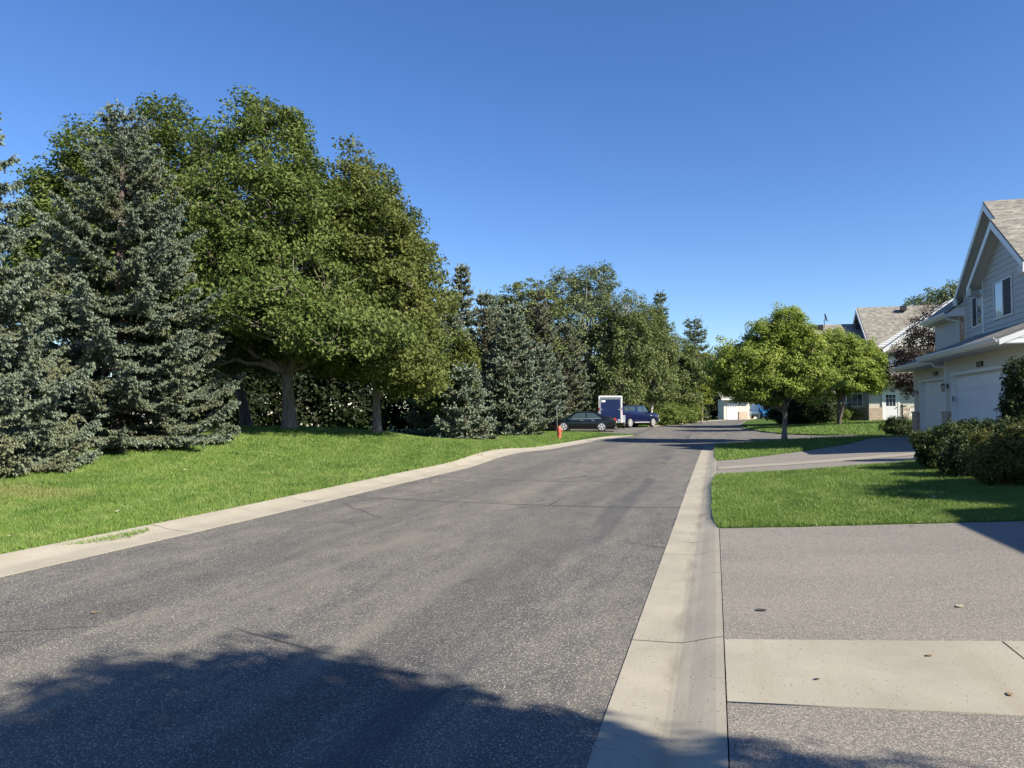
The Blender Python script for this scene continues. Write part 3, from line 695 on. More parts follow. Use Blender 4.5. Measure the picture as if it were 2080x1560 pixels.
def townhouse(name, dx, dy, label, full=True):
    h = empty(name, (8.5 + dx, 27 + dy, .5)); bx, by, bz = 8.5, 27 + dy, .5
    L = lambda mb: mb                                  # geometry is written around the survey origin and shifted into the empty's frame
    made = []
    def B(mb, nm, m, par=None, **kw):
        if par is None:
            mb.v = [(p[0] - bx, p[1] - 27, p[2] - bz) for p in mb.v]; par = h
        return mb.build(nm, m, par, **kw)
    X, X2, XM, XB, XU = 8.5, 9.1, 10.1, 9.7, 9.9
    zE = 3.60
    o = (0, 0, 0)
    # --- walls
    s = MB()
    for p in (rectp(23.2, 23.90, .4, zE), rectp(23.90, 29.90, 3.04, zE), rectp(29.90, 30.65, .4, zE)): lap(s, p, (X, 0, 0), (0, 1, 0), (-1, 0, 0))
    lap(s, rectp(X, XM + .4, .4, zE), (0, 30.65, 0), (1, 0, 0), (0, 1, 0)); lap(s, rectp(X, XM + 6, .4, zE), (0, 23.2, 0), (1, 0, 0), (0, -1, 0))
    for p in (rectp(30.65, 31.33, .4, zE), rectp(31.33, 36.55, 3.05, zE), rectp(36.55, 37.45, .4, zE)): lap(s, p, (X2, 0, 0), (0, 1, 0), (-1, 0, 0))
    lap(s, rectp(X2, 18, .4, zE), (0, 37.45, 0), (1, 0, 0), (0, 1, 0))
    B(s, 'garage_wall', M['siding'])
    s = MB()
    # main gable block with its front gable and the smaller bay gable
    lap(s, [(26.83, 3.7), (33.57, 3.7), (33.57, 6.62), (30.2, 9.38), (26.83, 6.62)], (XM, 0, 0), (0, 1, 0), (-1, 0, 0), .20, .06, .022)
    lap(s, [(25.9, 3.7), (30.25, 3.7), (30.25, 6.54), (28.075, 8.14), (25.9, 6.54)], (XB, 0, 0), (0, 1, 0), (-1, 0, 0), .20, .06, .022)
    lap(s, rectp(XB, XM, 3.7, 6.5), (0, 30.25, 0), (1, 0, 0), (0, 1, 0), .20, .06, .022); lap(s, rectp(XB, XM, 3.7, 6.5), (0, 25.9, 0), (1, 0, 0), (0, -1, 0), .20, .06, .022)
    lap(s, rectp(XM, 19, 3.5, 6.5), (0, 33.57, 0), (1, 0, 0), (0, 1, 0), .20, .06, .022)
    lap(s, rectp(XU, 19, 3.6, 5.75), (0, 37.0, 0), (1, 0, 0), (0, 1, 0)); lap(s, rectp(33.57, 37.0, 3.6, 5.75), (XU, 0, 0), (0, 1, 0), (-1, 0, 0))
    B(s, 'upper_wall', M['siding_up'])
    body = MB().box(XM + .03, 19, 26.86, 33.54, .3, 6.3).box(X + .25, 18, 23.25, 30.6, .3, zE - .1).box(X2 + .25, 18, 30.6, 37.4, .3, zE - .1)
    B(body, 'inner_wall', M['siding'])
    for (x, y) in ((X, 30.65), (X2, 37.45), (XM, 33.57), (XB, 30.25), (X, 23.2)):
        z0, z1 = (.4, zE) if x in (X, X2) else (4.3, 6.5)
        B(MB().box(x - .03, x + .02, y - .09, y + .025, z0, z1), 'corner_board', M['trim'])
    # --- stone piers
    for (x, y0, y1) in ((X, 30.02, 30.72), (X2, 36.67, 37.50), (X, 23.1, 23.78)):
        s = MB(); stonebox(s, x - .13, x + .05, y0, y1, .3, 1.56); p = B(s, 'stone_pier', M['stone'])
        cmb = MB().box(x - .16, x + .05, y0 - .03, y1 + .03, 1.56, 1.63); cmb.v = [(q[0] - bx, q[1] - 27, q[2] - bz) for q in cmb.v]
        cmb.build('pier_cap', M['cap'], p)
    # --- roofs. lower roofs over the garages
    r = MB(); sl_ = .40
    def zr(x, x0=7.72): return 3.74 + (x - x0) * sl_
    r.roofquad([(7.72, 31.15, zr(7.72)), (7.72, 22.95, zr(7.72)), (14.0, 22.95, zr(14.0)), (14.0, 31.15, zr(14.0))], .10) if False else None
    r.roofquad([(7.72, 31.12, 3.74), (7.72, 22.95, 3.74), (XM + .2, 22.95, zr(XM + .2)), (XM + .2, 31.12, zr(XM + .2))], .06)
    r.roofquad([(8.32, 37.85, 3.72), (8.32, 31.12, 3.72), (XM + .4, 31.12, 3.72 + (XM + .4 - 8.32) * sl_), (XM + .4, 37.85, 3.72 + (XM + .4 - 8.32) * sl_)], .06)
    lower = B(r, 'lower_roof', M['shingle'])
    r = MB()
    r.roofquad([(9.45, 37.4, 5.82), (9.45, 33.60, 5.82), (12.2, 33.60, 7.9), (12.2, 37.4, 7.9)], .08)
    r.roofquad([(14.95, 33.60, 5.82), (14.95, 37.4, 5.82), (12.2, 37.4, 7.9), (12.2, 33.60, 7.9)], .08)
    B(r, 'side_roof', M['shingle'])
    # main roof: ridge along +x
    r = MB(); yr, ze, zt, xf = 30.2, 6.40, 9.50, XM - .32
    r.roofquad([(19.5, 33.9, ze), (xf, 33.9, ze), (xf, yr, zt), (19.5, yr, zt)], .07)
    r.roofquad([(xf, 26.5, ze), (19.5, 26.5, ze), (19.5, yr, zt), (xf, yr, zt)], .07)
    B(r, 'main_roof', M['shingle'])
    r = MB(); y2, z2e, z2t, xb = 28.075, 6.34, 8.30, XB - .40
    r.roofquad([(13.6, 30.68, z2e), (xb, 30.68, z2e), (xb, y2, z2t), (13.6, y2, z2t)], .07)
    r.roofquad([(xb, 25.47, z2e), (15.5, 25.47, z2e), (15.5, y2, z2t), (xb, y2, z2t)], .07)
    B(r, 'bay_roof', M['shingle'])
    for xx in (12.75, 16.4): B(MB().box(xx, xx + .35, 29.4, 29.75, 9.05, 9.44), 'roof_vent', M['dark'])
    # rakes (white boards under the roof edge) and sloping soffits
    def rake(x, yr, zt, ye, ze, wall_x, drop=.26):
        t = MB()
        for y_e in (ye[0], ye[1]):
            if y_e is None: continue
            n = .07
            t.prism([(x - .02, y_e, ze - n), (x - .02, yr, zt - n), (x - .02, yr, zt - n - drop), (x - .02, y_e, ze - n - drop * .8)], (.03, 0, 0))
            sg = 1 if y_e > yr else -1
            t.box(x - .02, wall_x + .02, y_e - sg * .02, y_e - sg * .045, ze - n - .01, ze - n - .30)
        B(t, 'rake_board', M['trim'])
        t = MB()
        for y_e in ye:
            if y_e is None: continue
            n = .13
            t.prism([(x + .01, y_e, ze - n), (x + .01, yr, zt - n), (wall_x + .02, yr, zt - n), (wall_x + .02, y_e, ze - n)], (0, 0, -.02))
            sg = 1 if y_e > yr else -1
            t.box(x + .01, wall_x + 1.0, y_e - sg * .46, y_e - sg * .05, ze - .36, ze - .34)
            t.box(x - .015, x + .01, y_e - sg * .46, y_e - sg * .045, ze - .36, ze - .09)
        B(t, 'soffit', M['soffit'])
    rake(xf, yr, zt, (33.9, 26.5), ze, XM); rake(xb, y2, z2t, (30.68, 25.47), z2e, XB)
    # eave soffits and fascia of the lower roofs
    t = MB().box(7.74, X, 22.98, 31.10, 3.53, 3.55).box(8.34, X2, 31.10, 37.82, 3.51, 3.53).box(9.47, XU, 33.6, 37.4, 5.60, 5.62)
    t.box(X, 16, 22.98, 23.2, 3.53, 3.55)
    B(t, 'eave_soffit', M['soffit'])
    g = MB(); gutter_x(g, 7.74, 22.97, 31.12, 3.70); B(g, 'gutter', M['trim'])
    g = MB(); gutter_x(g, 8.34, 31.14, 37.84, 3.68); B(g, 'gutter', M['trim'])
    g = MB(); gutter_x(g, 9.47, 33.62, 37.38, 5.78); B(g, 'gutter', M['trim'])
    f = MB().box(7.74, 7.77, 22.98, 31.12, 3.55, 3.68).box(8.34, 8.37, 31.14, 37.84, 3.53, 3.66).box(9.47, 9.50, 33.62, 37.38, 5.62, 5.76)
    B(f, 'fascia', M['trim'])
    # gable end above the near garage, and the small triangle of the side roof
    t = MB(); lap(t, [(7.76, 3.55), (16, 3.55), (XM + .2, zr(XM + .2) - .07), (7.76, 3.70)], (0, 22.985, 0), (1, 0, 0), (0, -1, 0), .14, 3.55, .012)
    t.prism([(7.74, 22.985, 3.66), (XM + .2, 22.985, zr(XM + .2) - .06), (XM + .2, 22.985, zr(XM + .2) - .22), (7.74, 22.985, 3.50)], (0, -.03, 0))
    B(t, 'gable_end', M['trim'])
    t = MB().prism([(9.47, 33.60, 5.62), (12.2, 33.60, 5.62), (12.2, 33.60, 7.8), (9.47, 33.60, 5.74)], (0, -.02, 0)); B(t, 'gable_end', M['trim']); t = MB().prism([(9.47, 37.38, 5.62), (15, 37.38, 5.62), (12.2, 37.38, 7.8), (9.47, 37.38, 5.74)], (0, .02, 0))
    B(t, 'gable_end', M['trim'])
    # downspouts
    d = MB().tube([(9.42, 33.9, 5.66), (9.55, 33.85, 5.52), (9.86, 33.78, 5.44), (10.02, 33.72, 5.36), (10.02, 33.72, 4.5)], .045, 6)
    B(d, 'downspout', M['trim'])
    d = MB().tube([(8.28, 31.55, 3.56), (8.34, 31.45, 3.40), (8.72, 31.2, 3.33), (9.0, 31.0, 3.28), (9.04, 30.9, .7)], .045, 6)
    B(d, 'downspout', M['trim'])
    # openings
    def shifted(fn, *a):
        before = set(bpy.data.objects); fn(h, *a)
        for ob in set(bpy.data.objects) - before:
            if ob.parent == h: ob.location = Vector(ob.location) + Vector((-bx, -27, -bz))
    shifted(garage_door, X, 24.0, 29.80, .58, 2.94, 8); shifted(garage_door, X2, 31.43, 36.45, .56, 2.95, 8)
    shifted(wall_window, XM, 31.50, 32.62, 4.98, 6.22, 1, 0, 1); shifted(wall_window, XB, 27.46, 29.06, 4.88, 6.22, 1, 0, 0)
    shifted(coach_lamp, X - .016, 30.28, 2.55); shifted(coach_lamp, X2 - .016, 36.95, 2.50)
    if full:
        shifted(plaque, X - .012, 26.85, 3.19, '12062'); shifted(plaque, X2 - .012, 34.0, 3.24, '12064')
    MBk = MB().box(X - .03, X - .005, 29.66, 29.76, 2.0, 2.18); shifted(lambda hh: MBk.build('keypad', M['grey'], hh))
    return tag(h, label, 'house')
townhouse('townhouse', 0, 0, 'cream two-storey townhouse with two white garage doors and steep front gables on the right')
def near_neighbour():
    h = empty('townhouse', (8.5, 0, .5))
    def B(mb, nm, m, par=None, **kw):
        mb.v = [(p[0] - 8.5, p[1], p[2] - .5) for p in mb.v]; return mb.build(nm, m, par or h, **kw)
    s = MB()
    for p in (rectp(-14, -1.5, .4, 3.6), rectp(-1.5, 4, 3.0, 3.6), rectp(4, 8.9, .4, 3.6)): lap(s, p, (8.5, 0, 0), (0, 1, 0), (-1, 0, 0))
    lap(s, rectp(8.5, 14, .4, 3.6), (0, 8.9, 0), (1, 0, 0), (0, 1, 0))
    lap(s, [(5.4, 3), (11.2, 3), (11.2, 6.3), (8.3, 8.5), (5.4, 6.3)], (14.4, 0, 0), (0, 1, 0), (-1, 0, 0), .2); lap(s, rectp(14.4, 22, .4, 6.3), (0, 11.2, 0), (1, 0, 0), (0, 1, 0), .2)
    B(s, 'wall', M['siding']); B(MB().box(8.7, 14.4, -14, 8.85, .3, 3.5).box(14.45, 22, -14, 11.15, .3, 6.2), 'inner_wall', M['siding'])
    r = MB(); r.roofquad([(7.6, 9.2, 3.72), (7.6, -14, 3.72), (14.5, -14, 6.0), (14.5, 9.2, 6.0)], .08); B(r, 'lower_roof', M['shingle'])
    r = MB(); r.roofquad([(22, 11.6, 6.15), (14.0, 11.6, 6.15), (14.0, 8.3, 8.65), (22, 8.3, 8.65)], .08); r.roofquad([(14.0, 5.0, 6.15), (22, 5.0, 6.15), (22, 8.3, 8.65), (14.0, 8.3, 8.65)], .08)
    B(r, 'main_roof', M['shingle'])
    B(MB().box(7.62, 8.5, -14, 9.18, 3.52, 3.55), 'eave_soffit', M['soffit']); g = MB(); gutter_x(g, 7.62, -14, 9.18, 3.68); B(g, 'gutter', M['trim'])
    before = set(bpy.data.objects); garage_door(h, 8.5, -1.4, 3.9, .55, 2.92, 8)
    for ob in set(bpy.data.objects) - before:
        if ob.parent == h: ob.location = (-8.5, 0, -.5)
    return tag(h, 'cream townhouse beside the near driveway, outside the right picture edge', 'house')
near_neighbour()

# --- the second house, seen across the far lawn
def house_far():
    bx, by, bz = 12.0, 60.0, .9
    h = empty('townhouse', (bx, by, bz))
    def B(mb, nm, m, par=None, **kw):
        mb.v = [(p[0] - bx, p[1] - by, p[2] - bz) for p in mb.v]; return mb.build(nm, m, par or h, **kw)
    Y = 60.0
    s = MB()
    # long block A, gable block B, front gable C (faces the lawn)
    lap(s, rectp(6.4, 11.25, 1.9, 3.9), (0, Y, 0), (1, 0, 0), (0, -1, 0), .12); lap(s, rectp(11.25, 17.5, .8, 3.9), (0, Y - .9, 0), (1, 0, 0), (0, -1, 0), .12)
    lap(s, rectp(Y - .9, Y, .8, 3.9), (11.25, 0, 0), (0, 1, 0), (-1, 0, 0), .12); lap(s, rectp(Y, Y + 9, .8, 6.6), (6.4, 0, 0), (0, 1, 0), (-1, 0, 0), .12)
    g_ = MB(); lap(g_, [(12.1, 3.9), (21, 3.9), (21, 6.9), (16.8, 9.9), (12.1, 6.7)], (0, Y - .3, 0), (1, 0, 0), (0, -1, 0), .15); B(g_, 'gable_wall', M['trim'])
    lap(s, [(Y - .3, 3.0), (Y + 9, 3.0), (Y + 9, 6.4), (Y + 4.5, 10.0), (Y - .3, 6.4)], (11.9, 0, 0), (0, 1, 0), (-1, 0, 0), .15)
    B(s, 'wall', M['siding'])
    B(MB().box(6.5, 21, Y + .05, Y + 9, .6, 6.4).box(11.3, 21, Y - .85, Y + .05, .6, 3.8), 'inner_wall', M['siding'])
    s = MB(); stonebox(s, 6.38, 11.25, Y - .08, Y + .1, .6, 1.9); stonebox(s, 11.22, 12.15, Y - .98, Y - .8, .6, 1.95); stonebox(s, 13.35, 14.05, Y - .98, Y - .8, .6, 1.95)
    B(s, 'stone_base', M['stone'])
    # roofs
    r = MB(); r.roofquad([(5.9, Y - .5, 5.9), (13.5, Y - .5, 5.9), (13.5, Y + 4.5, 8.95), (5.9, Y + 4.5, 8.95)], .15)
    r.roofquad([(13.5, Y + 9.5, 5.9), (5.9, Y + 9.5, 5.9), (5.9, Y + 4.5, 8.95), (13.5, Y + 4.5, 8.95)], .15)
    ra = B(r, 'side_roof', M['shingle'])
    for xx in (8.4, 11.2): B(MB().box(xx, xx + .35, Y + 3.5, Y + 3.9, 8.35, 8.85), 'roof_vent', M['dark'])
    r = MB(); r.roofquad([(11.5, Y - .8, 6.25), (23, Y - .8, 6.25), (23, Y + 4.6, 10.3), (11.5, Y + 4.6, 10.3)], .15)
    r.roofquad([(23, Y + 10, 6.25), (11.5, Y + 10, 6.25), (11.5, Y + 4.6, 10.3), (23, Y + 4.6, 10.3)], .15)
    B(r, 'main_roof', M['shingle'])
    for xx in (14.6, 17.8, 20.6): B(MB().box(xx, xx + .4, Y + 3.55, Y + 4.0, 9.8, 10.2), 'roof_vent', M['dark'])
    r = MB(); xc, zc, xe, zl = 17.0, 10.0, 12.35, 6.35
    r.roofquad([(xe - .1, Y + 3, zl), (xe - .1, Y - .95, zl), (xc, Y - .95, zc), (xc, Y + 3, zc)], .12)
    r.roofquad([(21.7, Y - .95, zl), (21.7, Y + 3, zl), (xc, Y + 3, zc), (xc, Y - .95, zc)], .12)
    B(r, 'front_roof', M['shingle'])
    t = MB()
    for x_e in (xe - .1, 21.7):
        t.prism([(x_e, Y - .96, zl - .02), (xc, Y - .96, zc - .02), (xc, Y - .96, zc - .36), (x_e, Y - .96, zl - .34)], (0, -.04, 0))
        t.prism([(x_e, Y - .93, zl - .16), (xc, Y - .93, zc - .16), (xc, Y - .3, zc - .16), (x_e, Y - .3, zl - .16)], (0, 0, -.03))
    t.prism([(11.46, Y - .8, 6.2), (11.46, Y + 4.6, 10.25), (11.46, Y + 4.6, 9.9), (11.46, Y - .8, 5.85)], (-.04, 0, 0))
    t.prism([(11.46, Y + 10, 6.2), (11.46, Y + 4.6, 10.25), (11.46, Y + 4.6, 9.9), (11.46, Y + 10, 5.85)], (-.04, 0, 0))
    t.box(5.9, 11.4, Y - .56, Y - .5, 5.7, 5.88)
    B(t, 'rake_board', M['trim'])
    # porch roof over the door
    r = MB(); r.roofquad([(10.9, Y - 1.55, 3.95), (17.8, Y - 1.55, 3.95), (17.8, Y - .3, 4.7), (10.9, Y - .3, 4.7)], .1)
    B(r, 'porch_roof', M['shingle'])
    B(MB().box(10.9, 17.8, Y - 1.70, Y - 1.56, 3.78, 3.94).box(10.95, 17.7, Y - 1.55, Y - .9, 3.76, 3.79), 'porch_gutter', M['trim'])
    # window bay under the trees
    f = MB(); x0, x1, z0, z1, y = 8.6, 11.0, 2.0, 3.05, Y - .02
    for a in (x0, (x0 + x1) / 2 - .04, x1 - .08): f.box(a, a + .08, y - .06, y, z0, z1)
    f.box(x0 + .08, x1 - .08, y - .055, y, z0, z0 + .08).box(x0 + .08, x1 - .08, y - .055, y, z1 - .08, z1)
    for k in range(1, 6):
        if k != 3: f.box(x0 + k * .4 - .01, x0 + k * .4 + .01, y - .045, y - .02, z0 + .08, z1 - .08)
    f.box(x0 + .08, x1 - .08, y - .043, y - .022, z0 + .36, z0 + .38)
    wv = B(f, 'window', M['trim']); g = MB().box(x0 + .08, x1 - .08, y - .025, y - .005, z0 + .08, z1 - .08)
    B(g, 'pane', M['glass'], wv)
    # door with nine-light glazing
    yd = Y - .92; dx = 12.25
    f = MB().box(dx - .12, dx, yd - .05, yd + .03, .95, 3.20).box(dx + .95, dx + 1.07, yd - .05, yd + .03, .95, 3.20).box(dx, dx + .95, yd - .05, yd + .03, 3.08, 3.20)
    B(f, 'door_frame', M['trim'])
    f = MB().box(dx, dx + .95, yd - .03, yd, .95, 2.05).box(dx, dx + .15, yd - .03, yd, 2.05, 3.08).box(dx + .8, dx + .95, yd - .03, yd, 2.05, 3.08).box(dx + .15, dx + .8, yd - .03, yd, 2.9, 3.08)
    for k in (1, 2): f.box(dx + .15 + k * .2167 - .012, dx + .15 + k * .2167 + .012, yd - .028, yd - .004, 2.05, 2.9).box(dx + .15, dx + .8, yd - .026, yd - .006, 2.05 + k * .283 - .012, 2.05 + k * .283 + .012)
    dr = B(f, 'door', M['white']); B(MB().box(dx + .15, dx + .8, yd - .015, yd - .008, 2.05, 2.9), 'pane', M['glass'], dr)
    B(MB().lathe([(.03, 0), (.035, -.04), (.02, -.06)], 8, 'y', (dx + .87, yd - .03, 1.95)), 'handle', M['dark'], dr)
    # satellite dish on its mast at the ridge
    d = MB().tube([(8.9, Y + 4.0, 8.5), (8.9, Y + 4.0, 9.35)], .03, 6).tube([(8.9, Y + 4.0, 9.3), (9.3, Y + 3.85, 9.15)], .015, 5)
    for yy, zz in ((0, 0),):
        pr = [(.02, 0), (.2, .02), (.34, .07), (.345, .085), (.2, .035), (.02, .02)]
    dd = MB().lathe(pr, 20, 'x', (0, 0, 0)); dd.v = [(p[0] * .97 - p[2] * .25 + 8.95, p[1] + Y + 3.97, p[2] * 1.0 + 9.5) for p in dd.v]
    ms = B(d, 'dish_mast', M['dark']); B(dd, 'satellite_dish', M['grey'], ms)
    return tag(h, 'cream townhouse with grey shingle roofs and a white gable behind the two small street trees', 'house')
house_far()

def far_house(x, y, z, wd, rz, label, kind, dp=3.2):
    h = empty('house', (x, y, z), rz)
    s = MB(); lap(s, rectp(0, wd, 0, 2.75), (0, 0, 0), (1, 0, 0), (0, -1, 0), .15); lap(s, rectp(0, dp, 0, 2.75), (0, 0, 0), (0, 1, 0), (-1, 0, 0), .15)
    lap(s, rectp(0, dp, 0, 2.75), (wd, 0, 0), (0, 1, 0), (1, 0, 0), .15)
    s.build('wall', M['siding'], h); MB().box(.03, wd - .03, .03, dp, -1, 2.7).build('inner_wall', M['siding'], h)
    r = MB(); r.roofquad([(-.5, -.6, 2.8), (wd + .5, -.6, 2.8), (wd + .5, dp / 2, 3.3 + dp * .22), (-.5, dp / 2, 3.3 + dp * .22)]); r.roofquad([(wd + .5, dp + .6, 2.8), (-.5, dp + .6, 2.8), (-.5, dp / 2, 3.3 + dp * .22), (wd + .5, dp / 2, 3.3 + dp * .22)])
    r.build('roof', M['shingle'], h)
    MB().box(-.5, wd + .5, -.72, -.61, 2.62, 2.80).build('gutter', M['trim'], h)
    for k, (a, b, nm) in enumerate(kind):
        if nm == 'door':
            d = MB().box(a, b, -.06, -.02, 0, 2.1); dr = d.build('garage_door', M['white'], h)
            for q in range(4):
                MB().box(a + (b - a) * (q + .15) / 4, a + (b - a) * (q + .85) / 4, -.065, -.06, 1.72, 1.92).build('pane', M['glass'], dr)
        elif nm == 'open': MB().box(a, b, -.05, -.02, 0, 2.2).build('dark_interior_panel', M['screen'], h)  # flat dark panel on the wall, painted to read as the shaded garage interior
        elif nm == 'stone':
            st = MB(); stonebox(st, a, b, -.12, .05, -.2, 1.1); st.build('stone_base', M['stone'], h)
        elif nm == 'window':
            f = MB().box(a, a + .08, -.07, -.02, .9, 2.1).box(b - .08, b, -.07, -.02, .9, 2.1).box(a + .08, b - .08, -.07, -.02, 2.02, 2.1).box(a + .08, b - .08, -.07, -.02, .9, .98)
            w_ = f.build('window', M['trim'], h); MB().box(a + .08, b - .08, -.04, -.025, .98, 2.02).build('pane', M['glass'], w_)
    return tag(h, label, 'house')
x, y = at(1470, 96); z = H(x, y) + .08
far_house(x, y, z, 3.4, R(16), 'distant single-storey cream house with a white garage door at the end of the road', [(.45, 1.75, 'door'), (2.0, 3.2, 'stone')], 2.6)
x, y = at(1516, 97); z = H(x, y) + .08
far_house(x, y, z, 9.0, R(12), 'distant cream house with an open garage behind the blue van', [(1.4, 4.9, 'open'), (.0, 1.0, 'stone')])
x, y = at(1396, 108); z = H(x, y) + .15
far_house(x, y, z, 5.2, R(16), 'distant white house half hidden by shrubs at the left of the road end', [(.2, 1.7, 'stone'), (3.0, 4.6, 'window')])


# ------------------------------------------------------------------ vegetation
def leaves(C, rad, per, size, rs, up=.55, droop=.25, aspect=.62, ctr=None):
    """leaf blades scattered around cluster centres C with radii rad"""
    n = len(C) * per
    c = np.repeat(C, per, 0); r = np.repeat(rad, per, 0)
    g = rs.randn(n, 3); g /= np.linalg.norm(g, axis=1)[:, None]; g *= (rs.rand(n, 1) ** .45)
    P = c + g * r
    N = rs.randn(n, 3) * (1 - up) + np.array([0, 0, 1.]) * up
    if ctr is not None:
        o = P - ctr; o /= np.linalg.norm(o, axis=1)[:, None] + 1e-6; N += o * .45
    N /= np.linalg.norm(N, axis=1)[:, None] + 1e-9
    A = rs.randn(n, 3); A[:, 2] -= droop * 2; A -= N * (A * N).sum(1)[:, None]; A /= np.linalg.norm(A, axis=1)[:, None] + 1e-9
    B = np.cross(N, A); s = size * (.65 + .7 * rs.rand(n, 1))
    f = N * s * .12
    V = np.stack([P - A * s * .5, P + B * s * aspect * .5 + f - A * s * .05, P + A * s * .5, P - B * s * aspect * .5 + f - A * s * .05], 1).reshape(-1, 3)
    i = np.arange(n)[:, None] * 4
    return V, np.concatenate([i, i + 1, i + 2, i + 3], 1)

def decid(name, xy, label, cat, lobes, trunk_r, fork, ncl, per, lsize, lm, bm, seed, clr=(.55, .55, .32), lean=(0, 0), multi=1, shell=.55, minz=None, droop=.25,
          up=.55, group=None, limb=True, rough=.16, nl=9, sink=.1, gaps=0.0):
    rs = np.random.RandomState(seed)
    z0 = H(*xy) + .06 - (0.0 if limb else .03)
    root = empty(name, (xy[0], xy[1], z0), YAW)
    L = np.array(lobes, float); vol = (L[:, 3] * L[:, 4] * L[:, 5]) ** (.72); pr = vol / vol.sum()
    C, RR = [], []; ph = rs.rand(6) * 6.28; tries = 0
    while len(C) < ncl and tries < ncl * 30:
        tries += 1
        k = rs.choice(len(L), p=pr); g = rs.randn(3); g /= np.linalg.norm(g)
        bump = 1 + rough * (math.sin(3.1 * g[0] + ph[0] + 2.3 * g[2]) * math.sin(4.3 * g[1] + ph[1]) + .6 * math.sin(7 * g[2] + ph[2] + 5 * g[0]))
        r = (shell + (1 - shell) * rs.rand() ** .6) * bump
        if rs.rand() < .04: r *= 1.08
        p = L[k, :3] + g * r * L[k, 3:]
        if any(j != k and (((p - L[j, :3]) / L[j, 3:]) ** 2).sum() < (shell * .85) ** 2 for j in range(len(L))): continue
        if gaps and math.sin(p[0] * 1.7 + ph[3]) * math.sin(p[1] * 1.5 + ph[4]) * math.sin(p[2] * 1.6 + ph[5]) > 1 - gaps: continue
        if minz is not None and p[2] < minz: continue
        if p[2] < .12: p[2] = .12 + rs.rand() * .2
        C.append(p); RR.append(np.array(clr) * (.65 + .7 * rs.rand()))
    C = np.array(C); RR = np.array(RR); ctr = (L[:, :3] * pr[:, None]).sum(0)
    if limb:
        paths, rads, sk, skr = [], [], [], []
        top = L[:, 2] + L[:, 5]; zt = fork + (top.max() - fork) * .72
        tk = L[np.argmax(top), :2]
        for q in range(multi):
            b = (rs.randn(2) * trunk_r * (1.2 if multi > 1 else 0))
            n = 9; t = np.linspace(0, 1, n)
            T = np.c_[b[0] + (lean[0] + tk[0] * .6 + (rs.randn() * .9 if multi > 1 else 0)) * t ** 1.3 + rs.randn(n) * .03, b[1] + (lean[1] + (rs.randn() * .7 if multi > 1 else 0)) * t ** 1.3 + rs.randn(n) * .03, -.25 + (zt + .25) * t]
            rr = trunk_r / (multi ** .5) * (1 - .86 * t) + .012; rr[0] *= 1.45
            paths.append(T); rads.append(rr)
            m = T[:, 2] > fork * .95; sk += list(T[m]); skr += list(rr[m])
        for q in range(nl):
            tgt = C[rs.randint(len(C))]; T = paths[q % multi]
            zs = fork + (max(tgt[2] - fork, .4)) * rs.uniform(.05, .5)
            zs = min(zs, zt * .9); s0 = np.array([np.interp(zs, T[:, 2], T[:, 0]), np.interp(zs, T[:, 2], T[:, 1]), zs])
            r0 = np.interp(zs, T[:, 2], rads[q % multi]) * .62
            n = 7; t = np.linspace(0, 1, n)[:, None]
            P = s0 + (tgt - s0) * t + np.array([0, 0, 1.]) * np.sin(t * math.pi) * .10 * np.linalg.norm(tgt - s0) + rs.randn(n, 3) * .05 * (t > 0)
            rr = r0 * (1 - .85 * t[:, 0]) + .008; paths.append(P); rads.append(rr); sk += list(P[1:]); skr += list(rr[1:])
        sk = np.array(sk); skr = np.array(skr)
        V1, F1 = tube_arrays(paths, rads, 9)
        tp, tr = [], []
        for c in C:
            d = np.linalg.norm(sk - c, axis=1) + .6 * np.maximum(0, sk[:, 2] - c[2]); j = d.argmin()
            m = (sk[j] + c) / 2 + rs.randn(3) * .08 + np.array([0, 0, .05])
            r = min(skr[j] * .6, .020); tp.append(np.array([sk[j], m, c])); tr.append(np.array([r, r * .65, .005]))
        V2, F2 = tube_arrays(tp, tr, 4)
        arr_mesh('trunk', np.r_[V1, V2], np.r_[F1, F2 + len(V1)], bm, root, smooth=True)
    else:
        tp = []; tr = []
        for c in C[::2]:
            b = np.array([c[0] * .3, c[1] * .3, -.05]); tp.append(np.array([b, (b + c) / 2 + rs.randn(3) * .03, c])); tr.append(np.array([.010, .007, .003]))
        V1, F1 = tube_arrays(tp, tr, 3); arr_mesh('stems', V1, F1, bm, root)
    V, Fc = leaves(C, RR, per, lsize, rs, up, droop, ctr=ctr)
    V[:, 2] = np.maximum(V[:, 2], .02)
    arr_mesh('crown' if limb else 'foliage', V, Fc, lm, root)
    return tag(root, label, cat, group)

